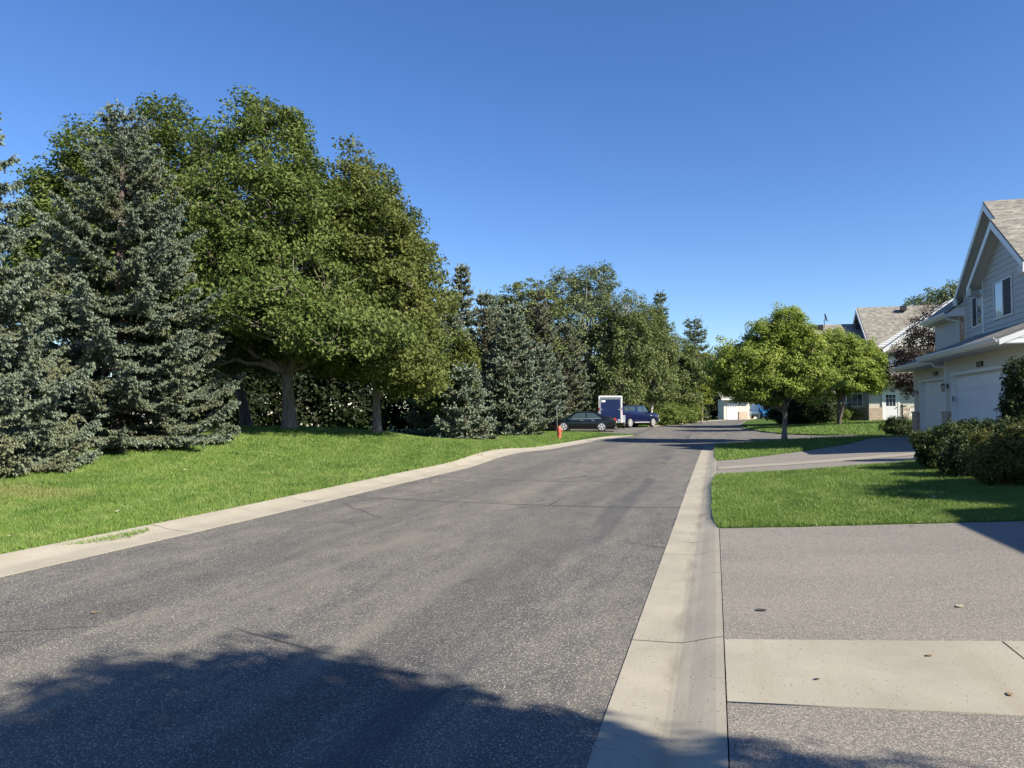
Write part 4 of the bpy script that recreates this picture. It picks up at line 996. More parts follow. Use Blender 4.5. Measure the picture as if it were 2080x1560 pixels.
def spruce(name, xy, label, h, rad, seed, m, dens=1.0, sh=.20, nb=9, bw=.028, low=.015, power=.85, droopy=.25, group=None, open_=0.0, cones=False, zoff=0.0, cat='spruce tree', needles=13, spacing=.40):
    rs = np.random.RandomState(seed)
    root = empty(name, (xy[0], xy[1], H(*xy) + .05 + zoff), YAW)
    P0, D, LN_, AGE = [], [], [], []; paths, rads = [], []
    nwh = int(h / spacing)
    for k in range(nwh):
        t = low + (1 - low) * (k + rs.rand() * .5) / nwh; z = t * h
        rr = rad * (1 - t) ** power + .10
        nb_k = max(4, int(nb * (.6 + .4 * (1 - t))))
        a0 = rs.rand() * 6.28
        for b in range(nb_k):
            if rs.rand() < open_: continue
            a = a0 + b * 6.283 / nb_k + rs.randn() * .16; Lb = rr * rs.uniform(.74, 1.06) * (1.0 if t > .10 else .86)
            ca, sa = math.cos(a), math.sin(a); n = 7; s = np.linspace(0, 1, n)
            rise = (.55 * (t - .35)) if t < .9 else .7
            dz = Lb * (rise * s - droopy * (1 - t) * np.sin(s * 2.6) + .16 * s ** 3)
            B = np.c_[ca * Lb * s, sa * Lb * s, np.maximum(z + dz, .10 + .05 * rs.rand())]
            paths.append(B[:-1]); rads.append(np.linspace(.010 + .018 * (1 - t), .005, n - 1))
            nt = max(3, int(Lb / (.145 / dens)))
            for q in range(nt):
                f = .18 + .82 * (q + rs.rand()) / nt
                if f < .30 and rs.rand() < .5: continue
                p = np.array([np.interp(f, s, B[:, i]) for i in range(3)])
                for sd_ in (-1, 1):
                    tl = (.18 + .52 * (1 - f)) * min(Lb, 2.2) * .55 * rs.uniform(.6, 1.2) + .05
                    an = a + sd_ * rs.uniform(.55, 1.0); d = np.array([math.cos(an), math.sin(an), rs.uniform(-.30, .12)]); d /= np.linalg.norm(d)
                    m_ = max(1, int(tl / (sh * .8)))
                    for w_ in range(m_):
                        st = p + d * w_ * sh * .8
                        dd = d + rs.randn(3) * .18; dd[2] += .12
                        P0.append(st); D.append(dd); LN_.append(sh * rs.uniform(.8, 1.2)); AGE.append(.25 + .75 * (f * .6 + (w_ + 1) / m_ * .4))
                        for e in (-1, 1):
                            if rs.rand() < .75:
                                a2 = an + e * rs.uniform(.5, .9); P0.append(st + d * sh * .3 * rs.rand()); D.append([math.cos(a2), math.sin(a2), rs.uniform(-.5, .3)]); LN_.append(sh * rs.uniform(.5, .9)); AGE.append(.2 + .7 * f * rs.rand() + .2 * f)
                if rs.rand() < .55 * dens:     # hanging twigs
                    P0.append(p); D.append(np.array([rs.randn() * .3, rs.randn() * .3, -1.])); LN_.append(sh * rs.uniform(.8, 1.5)); AGE.append(.15 + .3 * rs.rand())
            P0.append(B[-2]); D.append(B[-1] - B[-2] + [0, 0, .03]); LN_.append(sh * 1.4); AGE.append(1.0)
    for w_ in range(8): P0.append(np.array([0, 0, h - .7 + w_ * .09])); D.append(np.array([rs.randn() * .35, rs.randn() * .35, 1])); LN_.append(.25); AGE.append(.9)
    P0 = np.array(P0); D = np.array(D, float); D /= np.linalg.norm(D, axis=1)[:, None]; LN_ = np.array(LN_); AGE = np.array(AGE); n = len(P0)
    P0[:, 2] = np.maximum(P0[:, 2], .06)
    ref = np.where(np.abs(D[:, 2:]) > .9, [[1., 0, 0]], [[0, 0, 1.]]); A = np.cross(D, ref); A /= np.linalg.norm(A, axis=1)[:, None]; Bv = np.cross(D, A)
    V = np.empty((n, needles, 3, 3)); 
    for j in range(needles):
        th = j * 2.4 + rs.rand(n) * .8; tt = (j + rs.rand(n)) / needles
        rdir = A * np.cos(th)[:, None] + Bv * np.sin(th)[:, None]; base = P0 + D * (LN_ * tt)[:, None]
        wv = np.cross(D, rdir) * (bw * (.7 + .6 * rs.rand(n)))[:, None] * .5 + D * (bw * .9)
        nl_ = sh * .27
        V[:, j, 0] = base - wv - rdir * .004; V[:, j, 1] = base + wv; V[:, j, 2] = base + rdir * (nl_ * (.8 + .4 * rs.rand(n)))[:, None] + D * nl_ * .75
    V = V.reshape(-1, 3); age = np.repeat(AGE, needles * 3)
    V1, F1 = tube_arrays([np.array([[0, 0, -.2], [0, 0, h * .35], [0, 0, h * .7], [0, 0, h * .97]])] + paths, [np.array([.02 * h + .02, .014 * h, .008 * h, .01])] + rads, 5)
    arr_mesh('trunk', V1, F1, M['dbark'], root)
    arr_mesh('crown', V, np.arange(len(V)).reshape(-1, 3), m, root, attr=age)
    if cones:
        cb = MB()
        for q in range(60):
            t = rs.uniform(.72, .95); a = rs.rand() * 6.28; r = (rad * (1 - t) ** power) * rs.uniform(.5, .95)
            cb.lathe([(.004, 0), (.02, -.03), (.018, -.08), (.004, -.11)], 5, c=(math.cos(a) * r, math.sin(a) * r, t * h + rs.uniform(-.1, .15)))
        cb.build('cones', M['brown'], root)['kind'] = 'stuff'
    return tag(root, label, cat, group)
GT = 'trees along the left side of the road'
# near blue spruces on the left
spruce('blue_spruce', at(-82, 14.2), 'blue spruce at the far left edge, its top cut off by the picture', 7.7, 2.75, 11, M['spruce'], 1.5, .17, 11, bw=.021, needles=17, group=GT, open_=.04, droopy=.38)
spruce('blue_spruce', at(238, 19.5), 'tall blue spruce in front of the maples, second from the left', 9.25, 3.75, 12, M['spruce'], 1.5, .17, 11, bw=.021, needles=17, power=.72, group=GT, open_=.04, droopy=.38)
# maples
def m_(u, d): return at(u, d)
def scl(k, L): return [tuple(k * q for q in l) for l in L]
decid('maple_tree', at(590, 24.2), 'tallest maple, with its trunk bare on the crest of the lawn', 'maple tree',
      scl(.92, [(-1.1, .2, 10.3, 1.9, 1.9, 2.1), (-1.2, 0, 8.0, 3.1, 3.0, 2.9), (-.4, 0, 5.6, 3.5, 3.3, 2.4), (-1.8, -.4, 4.2, 2.3, 2.6, 1.7), (1.5, -.8, 3.9, 2.3, 2.3, 1.5), (2.7, -1.2, 2.9, 1.5, 1.4, 1.0), (-2.7, -.4, 3.1, 1.7, 1.5, 1.2), (.8, .6, 7.6, 2.2, 2.2, 2.4),
       (2.0, -3.6, 3.3, 1.5, 1.3, .85), (3.6, -3.2, 3.2, 1.4, 1.3, .8), (.2, -3.4, 4.2, 1.7, 1.3, 1.0)]),
      .21, 1.8, 1250, 104, .128, M['maple'], M['bark'], 21, (.48, .48, .33), lean=(-.3, 0), group=GT, nl=44, minz=1.2, gaps=.25, rough=.22, up=.32)
decid('maple_tree', at(767, 25.6), 'maple with a slender trunk to the right of the tallest one', 'maple tree',
      scl(.885, [(-.7, 0, 9.3, 1.4, 1.6, 2.1), (-.3, 0, 7.4, 2.4, 2.5, 2.7), (.0, -.3, 5.0, 2.6, 2.6, 2.3), (.7, -.2, 6.2, 1.7, 1.9, 2.2), (.9, -.5, 3.6, 1.8, 1.8, 1.6), (-1.3, -.6, 3.2, 1.6, 1.6, 1.0), (1.5, -1.0, 2.4, 1.2, 1.1, .9),
       (-.6, -3.6, 3.8, 1.7, 1.4, 1.1), (1.2, -3.8, 2.8, 1.2, 1.2, .8), (2.0, -2.4, 2.5, 1.0, 1.1, .8)]),
      .14, 1.8, 1150, 98, .128, M['maple2'], M['bark'], 22, (.48, .48, .33), group=GT, nl=34, minz=.9, gaps=.2, rough=.22, up=.32)
decid('maple_tree', at(503, 28), 'maple behind the second blue spruce, its trunk left of the tallest maple', 'maple tree',
      [(-3.2, 0, 11.1, 1.5, 1.8, 1.8), (-2.9, 0, 8.6, 2.6, 2.5, 2.8), (-2.2, 0, 5.4, 3.0, 2.8, 2.6), (-4.2, .5, 6.2, 2.1, 2.2, 2.4), (0, 0, 4.5, 2.6, 2.6, 2.4)],
      .18, 2.0, 900, 90, .145, M['maple'], M['dbark'], 23, (.55, .55, .36), lean=(-1.4, 0), group=GT, nl=13, minz=1.2, gaps=.18, rough=.24)
decid('maple_tree', at(165, 28), 'leftmost maple, rising between the two blue spruces', 'maple tree',
      [(.8, 0, 10.1, 1.9, 1.9, 1.9), (0, 0, 8.1, 2.5, 2.5, 2.3), (-.8, 0, 7.3, 1.8, 2.0, 1.9), (-.4, 0, 5.6, 2.6, 2.5, 1.6), (-2.2, -.5, 5.9, 1.5, 1.4, .6)],
      .2, 2.6, 750, 90, .145, M['maple'], M['bark'], 24, (.6, .6, .28), group=GT, nl=12, minz=2.4, gaps=.18, rough=.24)
decid('maple_tree', at(932, 40), 'small yellow-green maple at the right foot of the big maples', 'maple tree',
      [(.0, 0, 3.6, .8, 1.0, 1.6), (-.7, -.2, 2.4, 1.1, 1.0, .9), (.2, 0, 4.6, .6, .8, 1.0)], .07, .7, 330, 55, .17, M['maple2'], M['bark'], 25, group=GT, nl=6, minz=.9, rough=.3, gaps=.15)
# middle-distance conifers
SP = [(1040, 46, 8.3, 2.6, 31, 'spruce', 'wide blue-grey spruce standing at the left of the black sedan'),
      (905, 43, 8.9, 2.5, 32, 'spruce', 'blue-grey spruce directly right of the small yellow-green maple'),
      (985, 49, 9.6, 2.6, 33, 'spruce2', 'grey-green spruce between the narrow-topped spruce and the wide blue-grey one'),
      (937, 55, 12.8, 2.3, 34, 'spruce2', 'tall dark spruce with a narrow spire above its neighbours'),
      (1092, 60, 11.6, 3.2, 35, 'sprbrown', 'brownish spruce behind the black sedan'),
      (1152, 61, 8.8, 2.9, 36, 'spruce2', 'green spruce just left of the cargo trailer'),
      (945, 38.3, 4.0, 2.0, 37, 'spruce', 'short broad spruce low at the foot of the small yellow-green maple'),
      (1105, 54, 6.3, 2.4, 39, 'spruce', 'blue-grey spruce whose boughs hang just above the black sedan roof'),
      (1010, 57, 9.8, 2.6, 38, 'spruce2', 'spruce half hidden behind the wide blue-grey one')]
for (u, d, hh, rr, sd_, mm, lb) in SP:
    spruce('spruce', at(u, d), lb, hh, rr, sd_, M[mm], .8, .34, 9, .085, group=GT, needles=8, spacing=.48, power=.72)
# deciduous behind them
decid('round_tree', at(1072, 62), 'round-topped tree behind the brownish spruce', 'tree', [(0, 0, 10.2, 3.2, 3, 2.6), (-1.2, 0, 8.5, 3.0, 3, 2.4), (0, 0, 6.5, 3.8, 3, 3)], .2, 2.5, 620, 45, .22, M['birch'], M['bark'], 41, group=GT, nl=8)
decid('cottonwood_tree', at(1190, 67), 'tallest feathery grey-green tree beyond the trailer, with a double top', 'tree',
      [(-2.0, 0, 12.7, 1.7, 1.9, 2.0), (1.0, 0, 12.9, 2.2, 2.2, 2.2), (-.5, 0, 9.8, 3.6, 3.3, 2.6), (0, 0, 6.5, 4.0, 3.4, 3.4), (0, 0, 3.2, 3.6, 3.2, 2.6), (2.4, 0, 8.5, 2.2, 2.4, 2.4)], .28, 3, 1100, 42, .22, M['cott'], M['pbark'], 42, (.6, .6, .5), group=GT, nl=14, rough=.22, droop=.6)
decid('cottonwood_tree', at(1272, 65), 'feathery tree directly behind the cargo trailer and navy pickup', 'tree',
      [(0, 0, 9.6, 2.0, 2.0, 2.4), (.3, 0, 7.0, 2.9, 2.6, 3.0), (-.8, 0, 3.6, 2.6, 2.4, 2.9)], .2, 2.4, 680, 42, .21, M['birch'], M['bbark'], 43, (.5, .5, .6), group=GT, nl=10, rough=.2, droop=.8)
decid('birch_tree', at(1322, 67), 'weeping birch with pale stems behind the navy pickup', 'birch tree',
      [(0, 0, 9.4, 1.6, 1.7, 2.0), (.4, 0, 7.3, 2.4, 2.3, 2.6), (0, 0, 4.4, 2.7, 2.3, 2.4)], .13, 1.6, 700, 42, .20, M['birch'], M['bbark'], 44, (.42, .42, .65), multi=3, group=GT, nl=9, droop=1.0, minz=2.0)
decid('olive_tree', at(1385, 78), 'olive-green tree with bare lower stems right of the pickup', 'tree',
      [(-.6, 0, 7.3, 2.2, 2.2, 2.0), (-.6, 0, 5.4, 2.6, 2.2, 2.2), (1.3, 0, 6.0, 1.9, 2.0, 2.2), (-.3, 0, 3.4, 2.4, 2, 1.6)], .13, 2.2, 520, 42, .22, M['birch'], M['pbark'], 45, multi=3, group=GT, nl=9, gaps=.2)
decid('young_tree', at(1425, 84), 'small yellow-green tree leaning over the road end', 'tree', [(0, 0, 4.3, 1.6, 1.6, 1.6), (-.5, 0, 2.9, 1.8, 1.5, 1.2), (.9, 0, 6.2, 1.6, 1.6, 1.8)], .1, 1.4, 300, 42, .22, M['ymaple'], M['bark'], 46, group=GT, nl=6)
spruce('pine_tree', at(1343, 80), 'dark pine whose tip shows just above the weeping birch', 14.6, 2.3, 51, M['pine'], .5, .45, 7, .06, low=.3, power=.6, group=GT, open_=.3, cat='pine tree', needles=8, spacing=.6)
spruce('pine_tree', at(1412, 96), 'dark rounded pine beyond the road bend, left of the bright street trees', 13.4, 3.1, 52, M['pine'], .5, .5, 8, .07, low=.35, power=.45, group=GT, open_=.2, cat='pine tree', needles=8, spacing=.7)
# backdrop trees behind the left row
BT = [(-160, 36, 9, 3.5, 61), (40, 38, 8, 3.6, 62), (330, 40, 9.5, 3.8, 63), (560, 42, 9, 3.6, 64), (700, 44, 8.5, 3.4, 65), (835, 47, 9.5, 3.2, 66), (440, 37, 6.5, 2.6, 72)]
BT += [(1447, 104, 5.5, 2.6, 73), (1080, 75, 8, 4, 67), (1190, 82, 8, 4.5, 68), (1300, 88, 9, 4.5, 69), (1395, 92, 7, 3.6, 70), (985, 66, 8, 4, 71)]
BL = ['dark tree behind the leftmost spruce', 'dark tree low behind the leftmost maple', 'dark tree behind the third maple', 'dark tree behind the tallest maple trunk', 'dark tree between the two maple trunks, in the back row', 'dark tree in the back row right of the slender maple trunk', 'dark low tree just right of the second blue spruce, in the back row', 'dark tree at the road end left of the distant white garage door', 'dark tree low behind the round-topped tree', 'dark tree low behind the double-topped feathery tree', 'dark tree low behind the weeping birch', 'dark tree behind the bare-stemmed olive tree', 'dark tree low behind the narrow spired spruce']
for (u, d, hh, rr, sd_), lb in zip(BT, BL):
    decid('shade_tree', at(u, d), lb, 'tree', [(0, 0, hh * .62, rr, rr * .8, hh * .38), (0, -.4, 1.8, rr * .9, rr * .6, 1.7)], .2, 1.0, 420, 40, .26, M['backl'], M['dbark'], sd_, (.7, .7, .55), group='shade-darkened trees in the row behind', nl=6)
# white building glimpsed through the trees
x, y = at(250, 58)
far_house(x - 2, y + 1, H(x, y) + .1, 17, R(26), 'low white building glimpsed through the trees on the left', [(2, 3.6, 'window'), (6, 7.6, 'window'), (10, 12.4, 'door')])
# undergrowth behind the pickup and along the road end
UG = [(1285, 72, 2.6, 1.9, 'bright undergrowth bush right above the pickup roof'), (1345, 70, 2.2, 1.6, 'bright bush at the nose of the pickup'), (1372, 74, 2.0, 1.6, 'leafy bush two steps right of the pickup nose'), (1398, 80, 2.4, 1.6, 'bush in front of the small white house'), (1240, 69, 3.0, 2.2, 'tall undergrowth behind the trailer')]
for k, (u, d, hh, rr, lb) in enumerate(UG):
    decid('bush', at(u, d), lb, 'bush', [(0, 0, hh * .5, rr, rr * .8, hh * .55), (-rr * .4, -.2, hh * .3, rr * .8, rr * .7, hh * .35)], .03, .2, 170, 45, .17, M['under'], M['bark'], 71 + k, (.4, .4, .35), limb=False, group='undergrowth bushes behind the pickup')
# right side: street trees
GR = 'small bright green street trees'
decid('street_tree', gp(1595, 887, .2), 'bright green street tree on the narrow grass strip, the nearer of two', 'tree',
      [(.25, 0, 5.4, .95, 1.2, 1.3), (-.7, 0, 4.7, 1.35, 1.5, 1.3), (.7, 0, 4.3, 1.15, 1.4, 1.2), (-2.1, 0, 3.7, 1.5, 1.6, 1.15), (-2.9, 0, 3.0, .9, 1.0, .9), (.2, 0, 3.1, 2.1, 2.0, 1.2), (-1.4, -.3, 2.6, 1.7, 1.4, .9)],
      .12, 1.05, 1500, 66, .12, M['pear'], M['bark'], 81, (.33, .33, .25), group=GR, nl=18, minz=1.75, droop=.6, lean=(-.1, 0), gaps=.06, rough=.22, shell=.42)
decid('street_tree', gp(1700, 863, .1), 'bright green tree on the far lawn in front of the cream house', 'tree',
      [(.1, 0, 4.9, 2.0, 2.0, 1.6), (1.3, 0, 4.2, 2.0, 2.0, 1.7), (-1.8, 0, 4.4, 1.6, 1.6, 1.6), (-1.0, 0, 4.1, 2.0, 1.9, 1.8), (.5, 0, 3.2, 2.9, 2.3, 1.1), (2.0, 0, 3.3, 1.4, 1.4, 1.2)],
      .17, 1.2, 1300, 58, .14, M['pear'], M['dbark'], 82, (.36, .36, .28), gaps=.05, rough=.18, shell=.45, group=GR, nl=15, minz=1.8, droop=.6, multi=3)
decid('crabapple_tree', at(1868, 47), 'purple-leaved tree between the two townhouses', 'tree',
      [(1.2, 0, 6.2, 1.6, 1.4, 1.7), (.4, 0, 4.7, 2.0, 1.8, 1.6), (-.5, 0, 3.3, 1.8, 1.6, 1.3), (-.2, 0, 2.6, 1.6, 1.4, .9)], .12, 1.2, 430, 42, .11, M['purple'], M['dbark'], 83, (.34, .34, .3), nl=12, minz=1.3, gaps=.22)
decid('shade_tree', at(1905, 95), 'pale distant tree rising over the roof ridge of the far townhouse', 'tree', [(0, 0, 13.6, 3.2, 3, 3.3), (-3.0, 0, 12.5, 2.6, 3, 3.0), (3.5, 0, 14.8, 3.0, 3, 3.3)], .3, 5, 420, 42, .3, M['cott'], M['bark'], 84, (.8, .8, .6), nl=9)
DS = [(1622, 56, 3.9, 1.9, 'dark rounded evergreen between the two bright street trees'), (1660, 54, 2.9, 1.4, 'dark shrub behind the trunk of the farther street tree'), (1590, 66, 4.2, 1.8, 'dark tree behind the nearer street tree trunk'), (1505, 118, 9.5, 4.2, 'dark tree with a thick crown behind the distant white garage door'), (1570, 110, 9.0, 4.0, 'dark tree rising behind the roof above the blue van')]
for k, (u, d, hh, rr, lb) in enumerate(DS):
    tr_ = k >= 3
    decid('evergreen_shrub' if not tr_ else 'shade_tree', at(u, d), lb, 'tree' if tr_ else 'shrub', [(0, 0, hh * (.68 if tr_ else .5), rr, rr * .9, hh * (.36 if tr_ else .52)), (.3, 0, hh * (.62 if tr_ else .35), rr * .9, rr * .8, hh * .3)], .14, 1.8, 300, 45, .15, M['darkl'], M['dbark'], 91 + k, (.38, .38, .3), limb=tr_, minz=2.6 if tr_ else None, nl=7)
HB = [(1700, 55, 1.35, 1.15, 'leftmost yellow-green shrub under the house windows'), (1732, 55.5, 1.45, 1.2, 'middle yellow-green shrub under the house windows'), (1768, 55.5, 1.4, 1.1, 'rightmost yellow-green shrub beside the white house door')]
for k, (u, d, hh, rr, lb) in enumerate(HB):
    decid('shrub', at(u, d), lb, 'shrub', [(0, 0, hh * .5, rr, rr * .8, hh * .55)], .03, .2, 150, 45, .11, M['under'], M['bark'], 101 + k, (.26, .26, .22), limb=False, group='yellow-green shrubs along the far house')
decid('shrub', at(1826, 38.5), 'low dark round shrub at the far corner of the garages', 'shrub', [(0, 0, .5, .85, .8, .55)], .03, .2, 170, 50, .07, M['darkl'], M['dbark'], 105, (.16, .16, .13), limb=False)
# shrubs between the driveways, close on the right
GB = 'shrubs between the two driveways'
def gb(u, d, hh, rr, m, sd_, lb, n=230, per=60, ls=.055, lobes=None, cl=.12):
    decid('shrub', at(u, d), lb, 'shrub', lobes or [(0, 0, hh * .48, rr, rr * .9, hh * .55), (-rr * .3, -.2, hh * .35, rr * .8, rr * .7, hh * .4)], .02, .1, n, per, ls, m, M['dbark'], sd_, (cl, cl, cl * .8), limb=False, group=GB, up=.35)
gb(1922, 15.6, 1.0, .66, M['bushl'], 111, 'shrub with yellow tips nearest the middle driveway', 300)
gb(1972, 16.2, 1.0, .75, M['darkl'], 112, 'dark shrub in front of the near garage door', 300)
gb(2035, 15.6, 1.05, .75, M['darkl'], 113, 'dark shrub at the right picture edge behind the yellow and orange tinged one', 300)
gb(2045, 12.3, .98, .66, M['spirea'], 114, 'yellow and orange tinged shrub close on the right', 330, 64, .045)
gb(1975, 13.9, .80, .62, M['darkl'], 115, 'low dark shrub between the yellow-tipped and the orange-tinged one', 260)
gb(2130, 12.0, 1.0, .72, M['spirea'], 116, 'orange-tinged shrub cut off by the right picture edge', 300)
gb(2092, 17.2, 2.3, .75, M['darkl'], 117, 'tall dark yew at the right picture edge in front of the garage', 420, 60, .065, [(0, 0, 1.6, .52, .55, 1.0), (0, 0, .8, .7, .7, .8)], .16)
decid('added_shading_tree', (7.4, 11.7), 'added unseen tree outside the right picture edge that shades the shrubs', 'tree', [(0, 0, 2.2, 1.2, 1.4, .85), (0, .8, 1.7, 1.0, 1.0, .7)], .07, .8, 260, 55, .10, M['darkl'], M['dbark'], 118, (.3, .3, .25), nl=8, minz=.8)  # unseen tree, added only to cast shade on the shrubs between the driveways
x, y = at(2000, 15.2)
# shade tree just out of the picture whose shadow falls across the near road
decid('street_tree', (5.3, -.1), 'broad street tree standing behind the camera', 'tree',
      [(-.2, .2, 4.9, 1.05, 1.3, 1.0), (.4, -.4, 4.3, 1.6, 1.6, .95), (-.8, -.3, 4.2, .8, 1.0, .7)], .12, 1.7, 700, 60, .12, M['pear'], M['bark'], 85, (.32, .32, .26), nl=12, minz=2.7, rough=.35, shell=.45)

# ------------------------------------------------------------------ vehicles
def car_ring(st):
    x, zb, zl, zt, hw, ht = st
    h = [(0, zb), (hw - .12, zb), (hw - .02, zb + .10), (hw, zb + (zl - zb) * .45), (hw - .005, zl - .09), (hw - .045, zl), (ht + .03, zt - .055), (ht - .09, zt - .008), (0, zt + .012)]
    return [(x, -y, z) for y, z in h] + [(x, y, z) for y, z in reversed(h[1:-1])]
def interp_st(ST, x):
    xs = [q[0] for q in ST]
    return tuple([x] + [float(np.interp(x, xs, [q[k] for q in ST])) for k in range(1, 6)])
def car_body(ST, wheels, rad, paintm, parent, width, name='body'):
    m = MB(); xs = sorted(set([q[0] for q in ST])); rings = [car_ring(q) for q in ST]; n = len(rings[0])
    for a, b in zip(rings, rings[1:]):
        for k in range(n): m.face([a[k], b[k], b[(k + 1) % n], a[(k + 1) % n]])
    m.face(rings[0]); m.face(list(reversed(rings[-1])))
    o = m.build(name, paintm, parent, smooth=True)
    cut = MB()
    for wx in wheels:
        for s_ in (-1, 1): cut.lathe([(rad + .055, s_ * (width / 2 - .30)), (rad + .055, s_ * (width / 2 + .2))] if s_ > 0 else [(rad + .055, -(width / 2 + .2)), (rad + .055, -(width / 2 - .30))], 28, 'y', (wx, 0, rad + .01))
    c = cut.build('cutter', M['black'], None, smooth=False)
    bm = bmesh.new(); bm.from_mesh(c.data); bmesh.ops.recalc_face_normals(bm, faces=bm.faces); bm.to_mesh(c.data); bm.free()
    md = o.modifiers.new('arches', 'BOOLEAN'); md.object = c; md.operation = 'DIFFERENCE'; md.solver = 'EXACT'
    dg = bpy.context.evaluated_depsgraph_get(); me = bpy.data.meshes.new_from_object(o.evaluated_get(dg))
    o.modifiers.clear(); o.data = me; me.name = name; me.materials.clear(); me.materials.append(paintm)
    for p in me.polygons: p.material_index = 0
    bpy.data.objects.remove(c)
    return o
def side_glass(ST, x0, x1, parent, name='side_window', lo=.10, hi=.90, slant=(0, 0), m=None):
    for sd_ in (-1, 1):
        mb = MB(); N = 6; top, bot = [], []
        for k in range(N + 1):
            for lst, f, sl_ in ((bot, lo, 0), (top, hi, 1)):
                xa = x0 + (slant[0] if sl_ else 0); xb = x1 + (slant[1] if sl_ else 0)
                x = xa + (xb - xa) * k / N; q = interp_st(ST, x); _, zb, zl, zt, hw, ht = q
                y0_, z0_, y1_, z1_ = hw - .045, zl, ht + .03, zt - .055
                ny, nz = (z1_ - z0_), (y0_ - y1_); L = math.hypot(ny, nz) + 1e-6
                lst.append((x, sd_ * (y0_ + (y1_ - y0_) * f + ny / L * .006), z0_ + (z1_ - z0_) * f + nz / L * .006))
        for k in range(N):
            q = [bot[k], bot[k + 1], top[k + 1], top[k]]; mb.face(q if sd_ < 0 else list(reversed(q)))
        mb.build(name, m or M['carglass'], parent, smooth=True)
def top_glass(ST, x0, x1, parent, name):
    mb = MB(); N = 5; rows = []
    for k in range(N + 1):
        x = x0 + (x1 - x0) * k / N; _, zb, zl, zt, hw, ht = interp_st(ST, x)
        rows.append([(x, -(ht - .10), zt + .0), (x, 0, zt + .020), (x, ht - .10, zt + .0)])
    for a, b in zip(rows, rows[1:]):
        for j in range(2): mb.face([a[j], b[j], b[j + 1], a[j + 1]] if x1 > x0 else [a[j], a[j + 1], b[j + 1], b[j]])
    mb.v = [(p[0], p[1], p[2] + .008) for p in mb.v]
    mb.build(name, M['carglass'], parent, smooth=True)
def wheel(parent, x, y, r, w_, out, style='cover'):
    t = MB().lathe([(r * .62, y - w_ / 2), (r * .92, y - w_ / 2), (r, y - w_ * .36), (r, y + w_ * .36), (r * .92, y + w_ / 2), (r * .62, y + w_ / 2)], 28, 'y', (x, 0, r))
    wl_ = t.build('wheel', M['black'], parent, smooth=True); yo = y + out * w_ * .5
    m = MB(); k = 5 if style == 'cover' else 6
    m.lathe([(r * .70, yo - .02), (r * .70, yo + .004), (r * .60, yo + .006), (r * .60, yo - .02)], 28, 'y', (x, 0, r))
    m.lathe([(r * .16, yo - .03), (r * .16, yo + out * .012), (r * .02, yo + out * .018)], 12, 'y', (x, 0, r))
    for j in range(k):
        a = 2 * math.pi * j / k + .3; da = .36 if style == 'cover' else .19
        P = [(x + math.cos(a + s_) * rr, yo, r + math.sin(a + s_) * rr) for s_, rr in ((-da, r * .12), (-da * .9, r * .62), (da * .9, r * .62), (da, r * .12))]
        m.prism(P, (0, out * .010, 0))
    rm = m.build('rim', M['rim'], wl_, smooth=False)
    MB().lathe([(r * .57, yo - out * .045), (r * .57, yo - out * .03)], 20, 'y', (x, 0, r)).build('brake_disc', M['dark'], wl_)
    return wl_
def seam(parent, ST, x, name='door_seam'):
    for sd_ in (-1, 1):
        _, zb, zl, zt, hw, ht = interp_st(ST, x)
        mb = MB(); pts = [(hw - .02, zb + .14), (hw, zb + (zl - zb) * .45), (hw - .005, zl - .09), (hw - .045, zl - .005)]
        for a, b in zip(pts, pts[1:]):
            q = [(x - .006, sd_ * (a[0] + .002), a[1]), (x + .006, sd_ * (a[0] + .002), a[1]), (x + .006, sd_ * (b[0] + .002), b[1]), (x - .006, sd_ * (b[0] + .002), b[1])]
            mb.face(q if sd_ < 0 else list(reversed(q)))
        mb.build(name, M['dark'], parent)

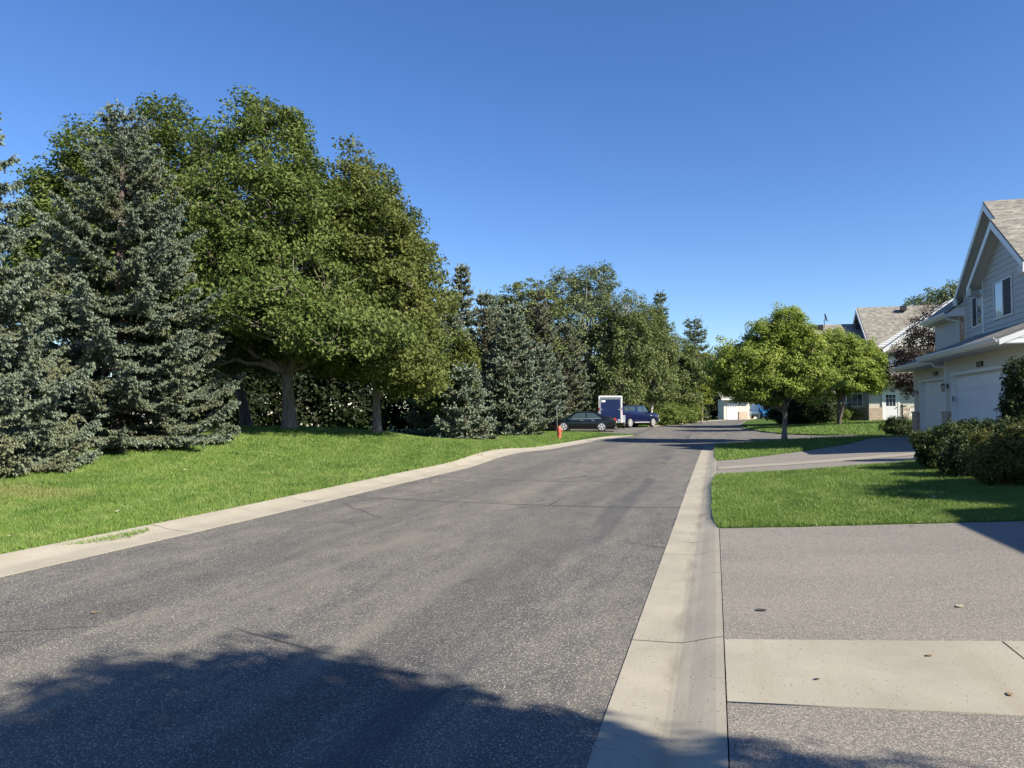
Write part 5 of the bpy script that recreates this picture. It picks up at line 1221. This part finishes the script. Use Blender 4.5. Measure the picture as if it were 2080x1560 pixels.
def sedan(x, y, z, rz):
    c = empty('sedan', (x, y, z), rz)
    ST = [(-2.41, .46, .80, .84, .66, .56), (-2.36, .34, .92, .99, .80, .66), (-2.0, .25, .98, 1.06, .90, .70), (-1.62, .22, .97, 1.10, .912, .68), (-1.15, .20, .955, 1.30, .915, .61), (-.70, .19, .935, 1.425, .915, .57),
          (-.1, .19, .915, 1.455, .915, .575), (.4, .19, .905, 1.42, .915, .57), (.82, .19, .895, 1.23, .913, .62), (1.18, .19, .885, 1.00, .905, .70), (1.6, .20, .85, .935, .895, .70), (2.05, .22, .77, .86, .85, .62), (2.30, .28, .66, .73, .74, .5), (2.42, .34, .56, .60, .60, .42)]
    car_body(ST, (-1.36, 1.37), .33, M['carblack'], c, 1.83)
    side_glass(ST, -1.30, -.30, c, 'rear_window', .06, .90, (.42, 0)); side_glass(ST, -.22, 1.02, c, 'front_window', .06, .90, (0, -.52))
    top_glass(ST, .50, 1.12, c, 'windscreen'); top_glass(ST, -1.56, -.80, c, 'rear_windscreen')
    for sx in (-.26, .98, -1.36): seam(c, ST, sx)
    for wx in (-1.36, 1.37):
        for s_ in (-1, 1): wheel(c, wx, s_ * .81, .345, .20, s_, 'cover')
    for s_ in (-1, 1):
        MB().lathe([(.02, -2.435), (.10, -2.40), (.115, -2.30), (.10, -2.2)], 12, 'x', (0, s_ * .70, .86)).build('tail_light', M['red'], c)
        MB().lathe([(.10, 2.0), (.11, 2.12), (.06, 2.24)], 12, 'x', (0, s_ * .66, .68)).build('headlight', M['lampglass'], c)
        mb = MB().tube([(.86, s_ * .88, .93), (.84, s_ * 1.0, .96)], .02, 6); mb.box(.76, .88, s_ * .95, s_ * 1.08, .90, 1.04); mb.build('mirror', M['carblack'], c)
        for hx in (-.75, .05): MB().box(hx - .1, hx + .1, s_ * .915, s_ * .935, .80, .825).build('door_handle', M['alum'], c)
        tr = MB()
        for k in range(8):
            xa, xb = -1.32 + k * .29, -1.32 + (k + 1) * .29; A, B_ = interp_st(ST, xa), interp_st(ST, xb)
            tr.face([(xa, s_ * (A[4] - .038), A[2] - .012), (xb, s_ * (B_[4] - .038), B_[2] - .012), (xb, s_ * (B_[4] - .040), B_[2] + .012), (xa, s_ * (A[4] - .040), A[2] + .012)][::-s_])
        tr.build('chrome_strip', M['alum'], c)
    MB().box(-2.44, -2.37, -.26, .26, .62, .76).build('number_plate', M['white'], c)
    MB().box(-2.42, 2.0, -.86, .86, .16, .22).build('underbody', M['black'], c)
    MB().lathe([(.03, -2.46), (.03, -2.3)], 8, 'x', (0, -.5, .27)).build('exhaust_pipe', M['alum'], c)
    return tag(c, 'black four-door sedan parked on the paved pad behind the hydrant', 'car')
def pickup(x, y, z, rz):
    c = empty('pickup_truck', (x, y, z), rz)
    ST = [(-2.92, .62, 1.28, 1.80, .93, .74), (-2.86, .52, 1.32, 1.88, .99, .79), (-.90, .50, 1.32, 1.90, 1.0, .79), (-.80, .50, 1.31, 1.86, 1.0, .79), (-.72, .48, 1.30, 1.88, 1.0, .76), (.2, .48, 1.28, 1.94, 1.0, .75), (.72, .48, 1.27, 1.90, 1.0, .74), (1.0, .48, 1.26, 1.66, .99, .77),
          (1.32, .48, 1.25, 1.38, .99, .82), (1.6, .50, 1.22, 1.32, .985, .82), (2.5, .52, 1.16, 1.25, .97, .80), (2.80, .56, 1.06, 1.14, .93, .76), (2.92, .62, .96, 1.02, .86, .7)]
    car_body(ST, (-1.80, 1.80), .42, M['truckblue'], c, 2.0)
    side_glass(ST, -2.55, -1.85, c, 'canopy_window', .18, .86); side_glass(ST, -1.75, -1.0, c, 'canopy_window', .18, .86)
    side_glass(ST, -.55, .22, c, 'rear_window', .08, .88, (.05, 0)); side_glass(ST, .30, 1.16, c, 'front_window', .08, .88, (0, -.42))
    top_glass(ST, .78, 1.30, c, 'windscreen')
    for sx in (-.82, .26, 1.15): seam(c, ST, sx)
    for wx in (-1.80, 1.80):
        for s_ in (-1, 1):
            wheel(c, wx, s_ * .86, .42, .27, s_, 'alloy')
            a = MB()
            for k in range(12):
                t0, t1 = math.pi * k / 12, math.pi * (k + 1) / 12
                for (ra, rb, ya, yb) in ((.475, .55, 1.0, 1.02),):
                    P = [(wx + math.cos(t) * r_, s_ * ya, .43 + math.sin(t) * r_) for t, r_ in ((t0, ra), (t1, ra), (t1, rb), (t0, rb))]
                    a.prism(P, (0, s_ * .025, 0))
            a.build('fender_flare', M['truckblue'], c)
    for s_ in (-1, 1):
        MB().box(-2.945, -2.86, s_ * .78, s_ * .96, .95, 1.28).build('tail_light', M['red'], c)
        MB().box(2.78, 2.93, s_ * .62, s_ * .88, .86, 1.04).build('headlight', M['lampglass'], c)
        MB().box(.98, 1.10, s_ * 1.0, s_ * 1.22, 1.22, 1.46).build('mirror', M['dark'], c)
        MB().tube([(-1.15, s_ * .98, .44), (1.15, s_ * .98, .44)], .045, 8).build('running_board', M['alum'], c)
        MB().box(-.80, 1.15, s_ * 1.0, s_ * 1.008, .82, .845).build('side_moulding', M['truckblue'], c)
        for hx in (-.35, .45): MB().box(hx - .1, hx + .1, s_ * .995, s_ * 1.02, 1.10, 1.135).build('door_handle', M['dark'], c)
        MB().box(1.30, 1.62, s_ * .99, s_ * 1.0, 1.0, 1.05).build('badge', M['alum'], c)
    MB().box(-3.02, -2.88, -.92, .92, .52, .72).build('rear_bumper', M['alum'], c); MB().box(2.88, 3.0, -.92, .92, .50, .70).build('front_bumper', M['alum'], c)
    MB().box(-2.8, 2.7, -.85, .85, .34, .50).build('underbody', M['black'], c)
    return tag(c, 'navy pickup truck with a matching canopy over its bed', 'pickup truck')
def trailer(x, y, z, rz):
    c = empty('cargo_trailer', (x, y, z), rz)     # +x forward, rear door at x = 0
    L, W, Hh, fl = 3.7, .93, 2.62, .55
    MB().box(.06, L, -W + .01, W - .01, fl, Hh - .05).build('body', M['trblue'], c, bevel=.02)
    MB().prism([(L, -W + .02, fl), (L + .45, 0, fl), (L, W - .02, fl)], (0, 0, Hh - fl - .06)).build('nose', M['trblue'], c)
    f = MB(); t = .085
    f.box(0, .055, -W, -W + t, fl - .08, Hh - .12).box(0, .055, W - t, W, fl - .08, Hh - .12).box(0, .055, -W, W, Hh - .12, Hh).box(0, .055, -W + t, W - t, fl - .08, fl + .03)
    f.box(.055, L, -W - .004, -W + .05, Hh - .10, Hh).box(.055, L, W - .05, W + .004, Hh - .10, Hh).box(.055, L, -W - .004, -W + .03, fl - .06, fl + .06).box(.055, L, W - .03, W + .004, fl - .06, fl + .06)
    f.build('frame', M['trim'], c)
    MB().box(.055, L, -W + .05, W - .05, Hh - .04, Hh + .012).build('roof', M['white'], c)
    d = MB().box(-.025, 0, -W + t + .06, W - t - .06, fl + .09, Hh - .26); dr = d.build('rear_door', M['trblue'], c)
    f = MB(); a, b, q0, q1 = -W + t + .03, W - t - .03, fl + .045, Hh - .21
    f.box(-.038, .0, a, a + .05, q0, q1).box(-.038, .0, b - .05, b, q0, q1).box(-.038, .0, a + .05, b - .05, q1 - .05, q1).box(-.038, .0, a + .05, b - .05, q0, q0 + .05)
    f.build('door_frame', M['alum'], dr)
    for s_ in (-1, 1):
        m = MB().box(-.06, -.03, s_ * (W - .36), s_ * (W - .10), 1.52, 1.545).box(-.065, -.035, s_ * (W - .20), s_ * (W - .17), 1.46, 1.61); m.build('latch', M['alum'], dr)
        MB().box(-.02, 0, s_ * (W - .07), s_ * (W - .02), 1.50, 1.68).build('tail_light', M['red'], c)
        fm = MB().prism([(1.35, s_ * W, .98), (1.55, s_ * W, 1.08), (2.35, s_ * W, 1.08), (2.55, s_ * W, .98), (2.55, s_ * W, .62), (2.50, s_ * W, .62), (2.45, s_ * W, .95), (1.45, s_ * W, .95), (1.40, s_ * W, .62), (1.35, s_ * W, .62)], (0, s_ * .26, 0)); fm.box(1.33, 1.355, s_ * W, s_ * (W + .26), .50, 1.0)
        fm.build('fender', M['alum'], c)
        wheel(c, 1.95, s_ * (W + .12), .36, .2, s_, 'alloy')
    for k in range(4): MB().box(-.02, 0, -.36 + k * .24 - .03, -.36 + k * .24 + .03, Hh - .19, Hh - .155).build('marker_lamp', M['dark'], c)
    MB().box(-.032, -.026, W - t - .44, W - t - .14, Hh - .50, Hh - .34).build('sticker', M['white'], dr)
    MB().box(-.034, -.027, -W + t + .12, -W + t + .24, fl + .12, fl + .20).build('sticker', M['white'], dr)
    t_ = MB().tube([(L, -.5, fl - .02), (L + 1.3, 0, fl - .02)], .04, 6).tube([(L, .5, fl - .02), (L + 1.3, 0, fl - .02)], .04, 6); t_.build('tongue', M['dark'], c)
    MB().box(0, L, -W + .05, W - .05, fl - .10, fl - .01).build('chassis', M['dark'], c)
    MB().box(-.04, .06, .25, .5, fl - .25, fl - .1).build('number_plate', M['white'], c)
    return tag(c, 'enclosed cargo trailer with a blue rear door framed in aluminium', 'trailer')
x, y = at(1184, 52.2); sedan(x, y, H(x, y) + .005, R(180 + 8))
x, y = at(1240, 56.6); trailer(x, y, H(x, y + 2) + .005, R(98))
hd = R(63); fw = Vector((math.cos(hd), math.sin(hd))); lf = Vector((-math.sin(hd), math.cos(hd)))
x, y = at(1280, 60); p = Vector((x, y)) + fw * 1.8 + lf * .98
pickup(p.x, p.y, H(p.x, p.y) + .005, hd)
def van(x, y, z, rz):
    c = empty('van', (x, y, z), rz)
    ST = [(-2.3, .40, 1.0, 1.55, .86, .7), (-2.2, .28, 1.02, 1.72, .92, .74), (-.6, .24, 1.0, 1.78, .95, .76), (.5, .24, .98, 1.76, .95, .76), (1.0, .24, .97, 1.55, .94, .78), (1.5, .24, .95, 1.15, .93, .80), (2.0, .28, .88, .98, .9, .72), (2.3, .34, .72, .80, .8, .6)]
    car_body(ST, (-1.4, 1.45), .34, M['suvblue'], c, 1.9)
    side_glass(ST, -2.0, .2, c, 'rear_window', .08, .88); side_glass(ST, .3, 1.3, c, 'front_window', .08, .88, (0, -.45)); top_glass(ST, .78, 1.5, c, 'windscreen')
    for wx in (-1.4, 1.45):
        for s_ in (-1, 1): wheel(c, wx, s_ * .83, .34, .2, s_, 'alloy')
    for s_ in (-1, 1): MB().box(2.1, 2.28, s_ * .5, s_ * .75, .66, .80).build('headlight', M['lampglass'], c)
    return tag(c, 'bright blue van parked in front of the distant open garage', 'van')
x, y = at(1549, 86); van(x, y, H(x, y) + .11, R(-90 + 16))

def hydrant(x, y):
    z = H(x, y) + .055; c = empty('fire_hydrant', (x, y, z), YAW)
    m = MB().lathe([(.15, 0), (.15, .03), (.11, .045), (.105, .26), (.145, .27), (.145, .30), (.11, .31), (.11, .50), (.14, .52), (.14, .55), (.12, .57)], 20)
    m.build('barrel', M['hyd'], c, smooth=True)
    MB().lathe([(.125, .57), (.12, .62), (.09, .68), (.04, .71), (.03, .71), (.03, .75), (.012, .755)], 16).build('bonnet', M['hyd'], c, smooth=True)
    MB().lathe([(.06, -.19), (.075, -.18), (.075, -.14), (.055, -.13), (.055, 0)], 12, 'y', (0, 0, .44)).build('nozzle_cap', M['hyd'], c)
    for s_ in (-1, 1): MB().lathe([(.045, s_ * .05), (.045, s_ * .13), (.055, s_ * .135), (.055, s_ * .17), (.02, s_ * .185)], 12, 'x', (0, 0, .46)).build('nozzle_cap', M['hyd'], c)
    MB().tube([(-.10, .02, .3), (-.12, .02, 1.1), (-.15, .02, 1.95)], .009, 5).build('marker_rod', M['alum'], c)
    return tag(c, 'faded red fire hydrant with a tall thin marker rod on the lawn edge', 'fire hydrant')
x, y = gp(1136, 891); hydrant(x, y)

# small things by the far door
x, y = at(1846, 50); z = H(x, y) + .1; c = empty('garden_chair', (x, y, z), R(-60))
m = MB()
for s_ in (-1, 1):
    m.tube([(s_ * .25, -.25, 0), (s_ * .25, -.24, .42), (s_ * .25, .22, .42), (s_ * .25, .32, .92)], .022, 6); m.tube([(s_ * .25, .27, 0), (s_ * .25, .22, .42)], .022, 6); m.tube([(s_ * .27, -.24, .42), (s_ * .29, -.22, .64), (s_ * .28, .27, .66)], .02, 6)
m.build('frame', M['trim'], c)
m = MB()
for k in range(7): m.box(-.25, .25, -.23 + k * .065, -.23 + k * .065 + .045, .42, .435)
m.build('seat', M['trim'], c)
m = MB()
for k in range(6):
    a = math.pi * k / 5; m.tube([(-.2 + k * .08, .235, .47), (-.2 + k * .08, .33, .93 + .08 * math.sin(a))], .012, 5)
m.tube([(-.25, .32, .92), (-.12, .335, 1.0), (.12, .335, 1.0), (.25, .32, .92)], .02, 6); m.build('backrest', M['trim'], c)
tag(c, 'white metal garden chair standing beside the white house door', 'chair')
x, y = at(1858, 53); z = H(x, y) + .1; c = empty('porch_railing', (x, y, z), R(10))
for k in range(2): MB().box(-.9 + k * 1.8 - .04, -.9 + k * 1.8 + .04, -.04, .04, 0, 1.15).build('post', M['dark'], c)
m = MB().box(-.86, .86, -.02, .02, 1.0, 1.05).box(-.86, .86, -.02, .02, .15, .19)
for k in range(12): m.box(-.80 + k * .145, -.785 + k * .145, -.01, .01, .19, 1.0)
m.build('rail_panel', M['dark'], c); tag(c, 'black porch railing behind the far corner of the garages', 'railing')
x, y = at(1604, 62); z = H(x, y) + .1; c = empty('patio_umbrella', (x, y, z))
MB().tube([(0, 0, 0), (0, 0, 2.2)], .025, 8).build('pole', M['dark'], c); MB().lathe([(.16, .75), (.14, .9), (.10, 1.6), (.03, 2.15), (.01, 2.2)], 12).build('canopy', M['green'], c, smooth=True)
MB().lathe([(.25, 0), (.25, .06), (.05, .1)], 16).build('base', M['grey'], c)
tag(c, 'folded dark green patio umbrella just right of the nearer street tree trunk', 'umbrella')

# fallen leaves lying on the pavement
def fallen(u, v, size, m, lab, rz, off_=.062, kind='leaf'):
    x, y = gp(u, v, off_); rs = random.Random(u)
    mb = MB(); n = 10; P = []
    for k in range(n):
        a = 2 * math.pi * k / n; r = 1.15 * size * (.72 if k % 2 else 1.0) * rs.uniform(.8, 1.2); P.append((math.cos(a) * r * .8, math.sin(a) * r * .55, (.003 + .10 * size * rs.random())))
    c0 = (0, 0, .004)
    for k in range(n): mb.face([c0, P[k], P[(k + 1) % n]])
    o = mb.build('fallen_leaf', m); o.location = (x, y, H(x, y) + off_); o.rotation_euler.z = rz
    tag(o, lab, 'leaf', 'fallen leaves on the pavement')
fallen(1548, 1243, .050, M['twigm'], 'dark leaf lying on the near asphalt driveway', .2)
fallen(1950, 1232, .050, M['oleaf'], 'pale leaf lying on the near asphalt driveway toward the right edge', .9)
fallen(1888, 1341, .030, M['dleaf'], 'small brown leaf on the pale concrete strip left of its groove', .5, .066)
fallen(1660, 1384, .020, M['twigm'], 'tiny dark leaf in the middle of the pale concrete strip', .5, .066)
fallen(2052, 1426, .030, M['dleaf'], 'brown leaf on the pale concrete strip near the right picture edge', 1.5, .066)
fallen(193, 1251, .040, M['dleaf'], 'orange-brown leaf on the road at the left', .4, .006)
fallen(1868, 1062, .045, M['oleaf'], 'pale leaf at the lower edge of the right lawn', .4, .11)
# weeds creeping over the left curb
grass('weeds', [(-7.55, 6.55), (-7.38, 7.9), (-7.15, 7.75), (-7.02, 7.35), (-7.1, 6.9), (-7.3, 6.5)], (-7.6, -7.0, 6.4, 8, 30), 3000, .012, .022, 9, 'weeds creeping over the edge of the left curb', .045)
def litter(poly, box, n, seed, lab):
    rs = np.random.RandomState(seed); x = rs.uniform(box[0], box[1], n); y = rs.uniform(box[2], box[3], n); k = in_poly(x, y, poly); x, y = x[k], y[k]
    C = np.c_[x, y, Hn(x, y) + .115]; V, Fc = leaves(C, np.full((len(C), 3), .01), 1, .075, rs, up=.8)
    stuff(arr_mesh('leaf_litter', V, Fc, M['oleaf']), lab, 'leaves')
litter(LN['l'], (-15, -7.5, 4, 40), 90, 1, 'scattered fallen leaves lying on the left lawn')
litter(LN['h'], (3, 12, 45, 58), 110, 2, 'scattered fallen leaves lying on the far right lawn')
litter(LN['r'], (0, 7, 10, 20), 16, 3, 'a few fallen leaves lying on the right lawn')
# mulch under the shrubs
struct(polymesh('mulch_bed', [(3.4, 10.9), (3.75, 12.9), (4.2, 14.6), (4.35, 16.6), (5.0, 17.7), (8.4, 20), (8.4, 12.0)], .6, .070, M['mulch'], .0))
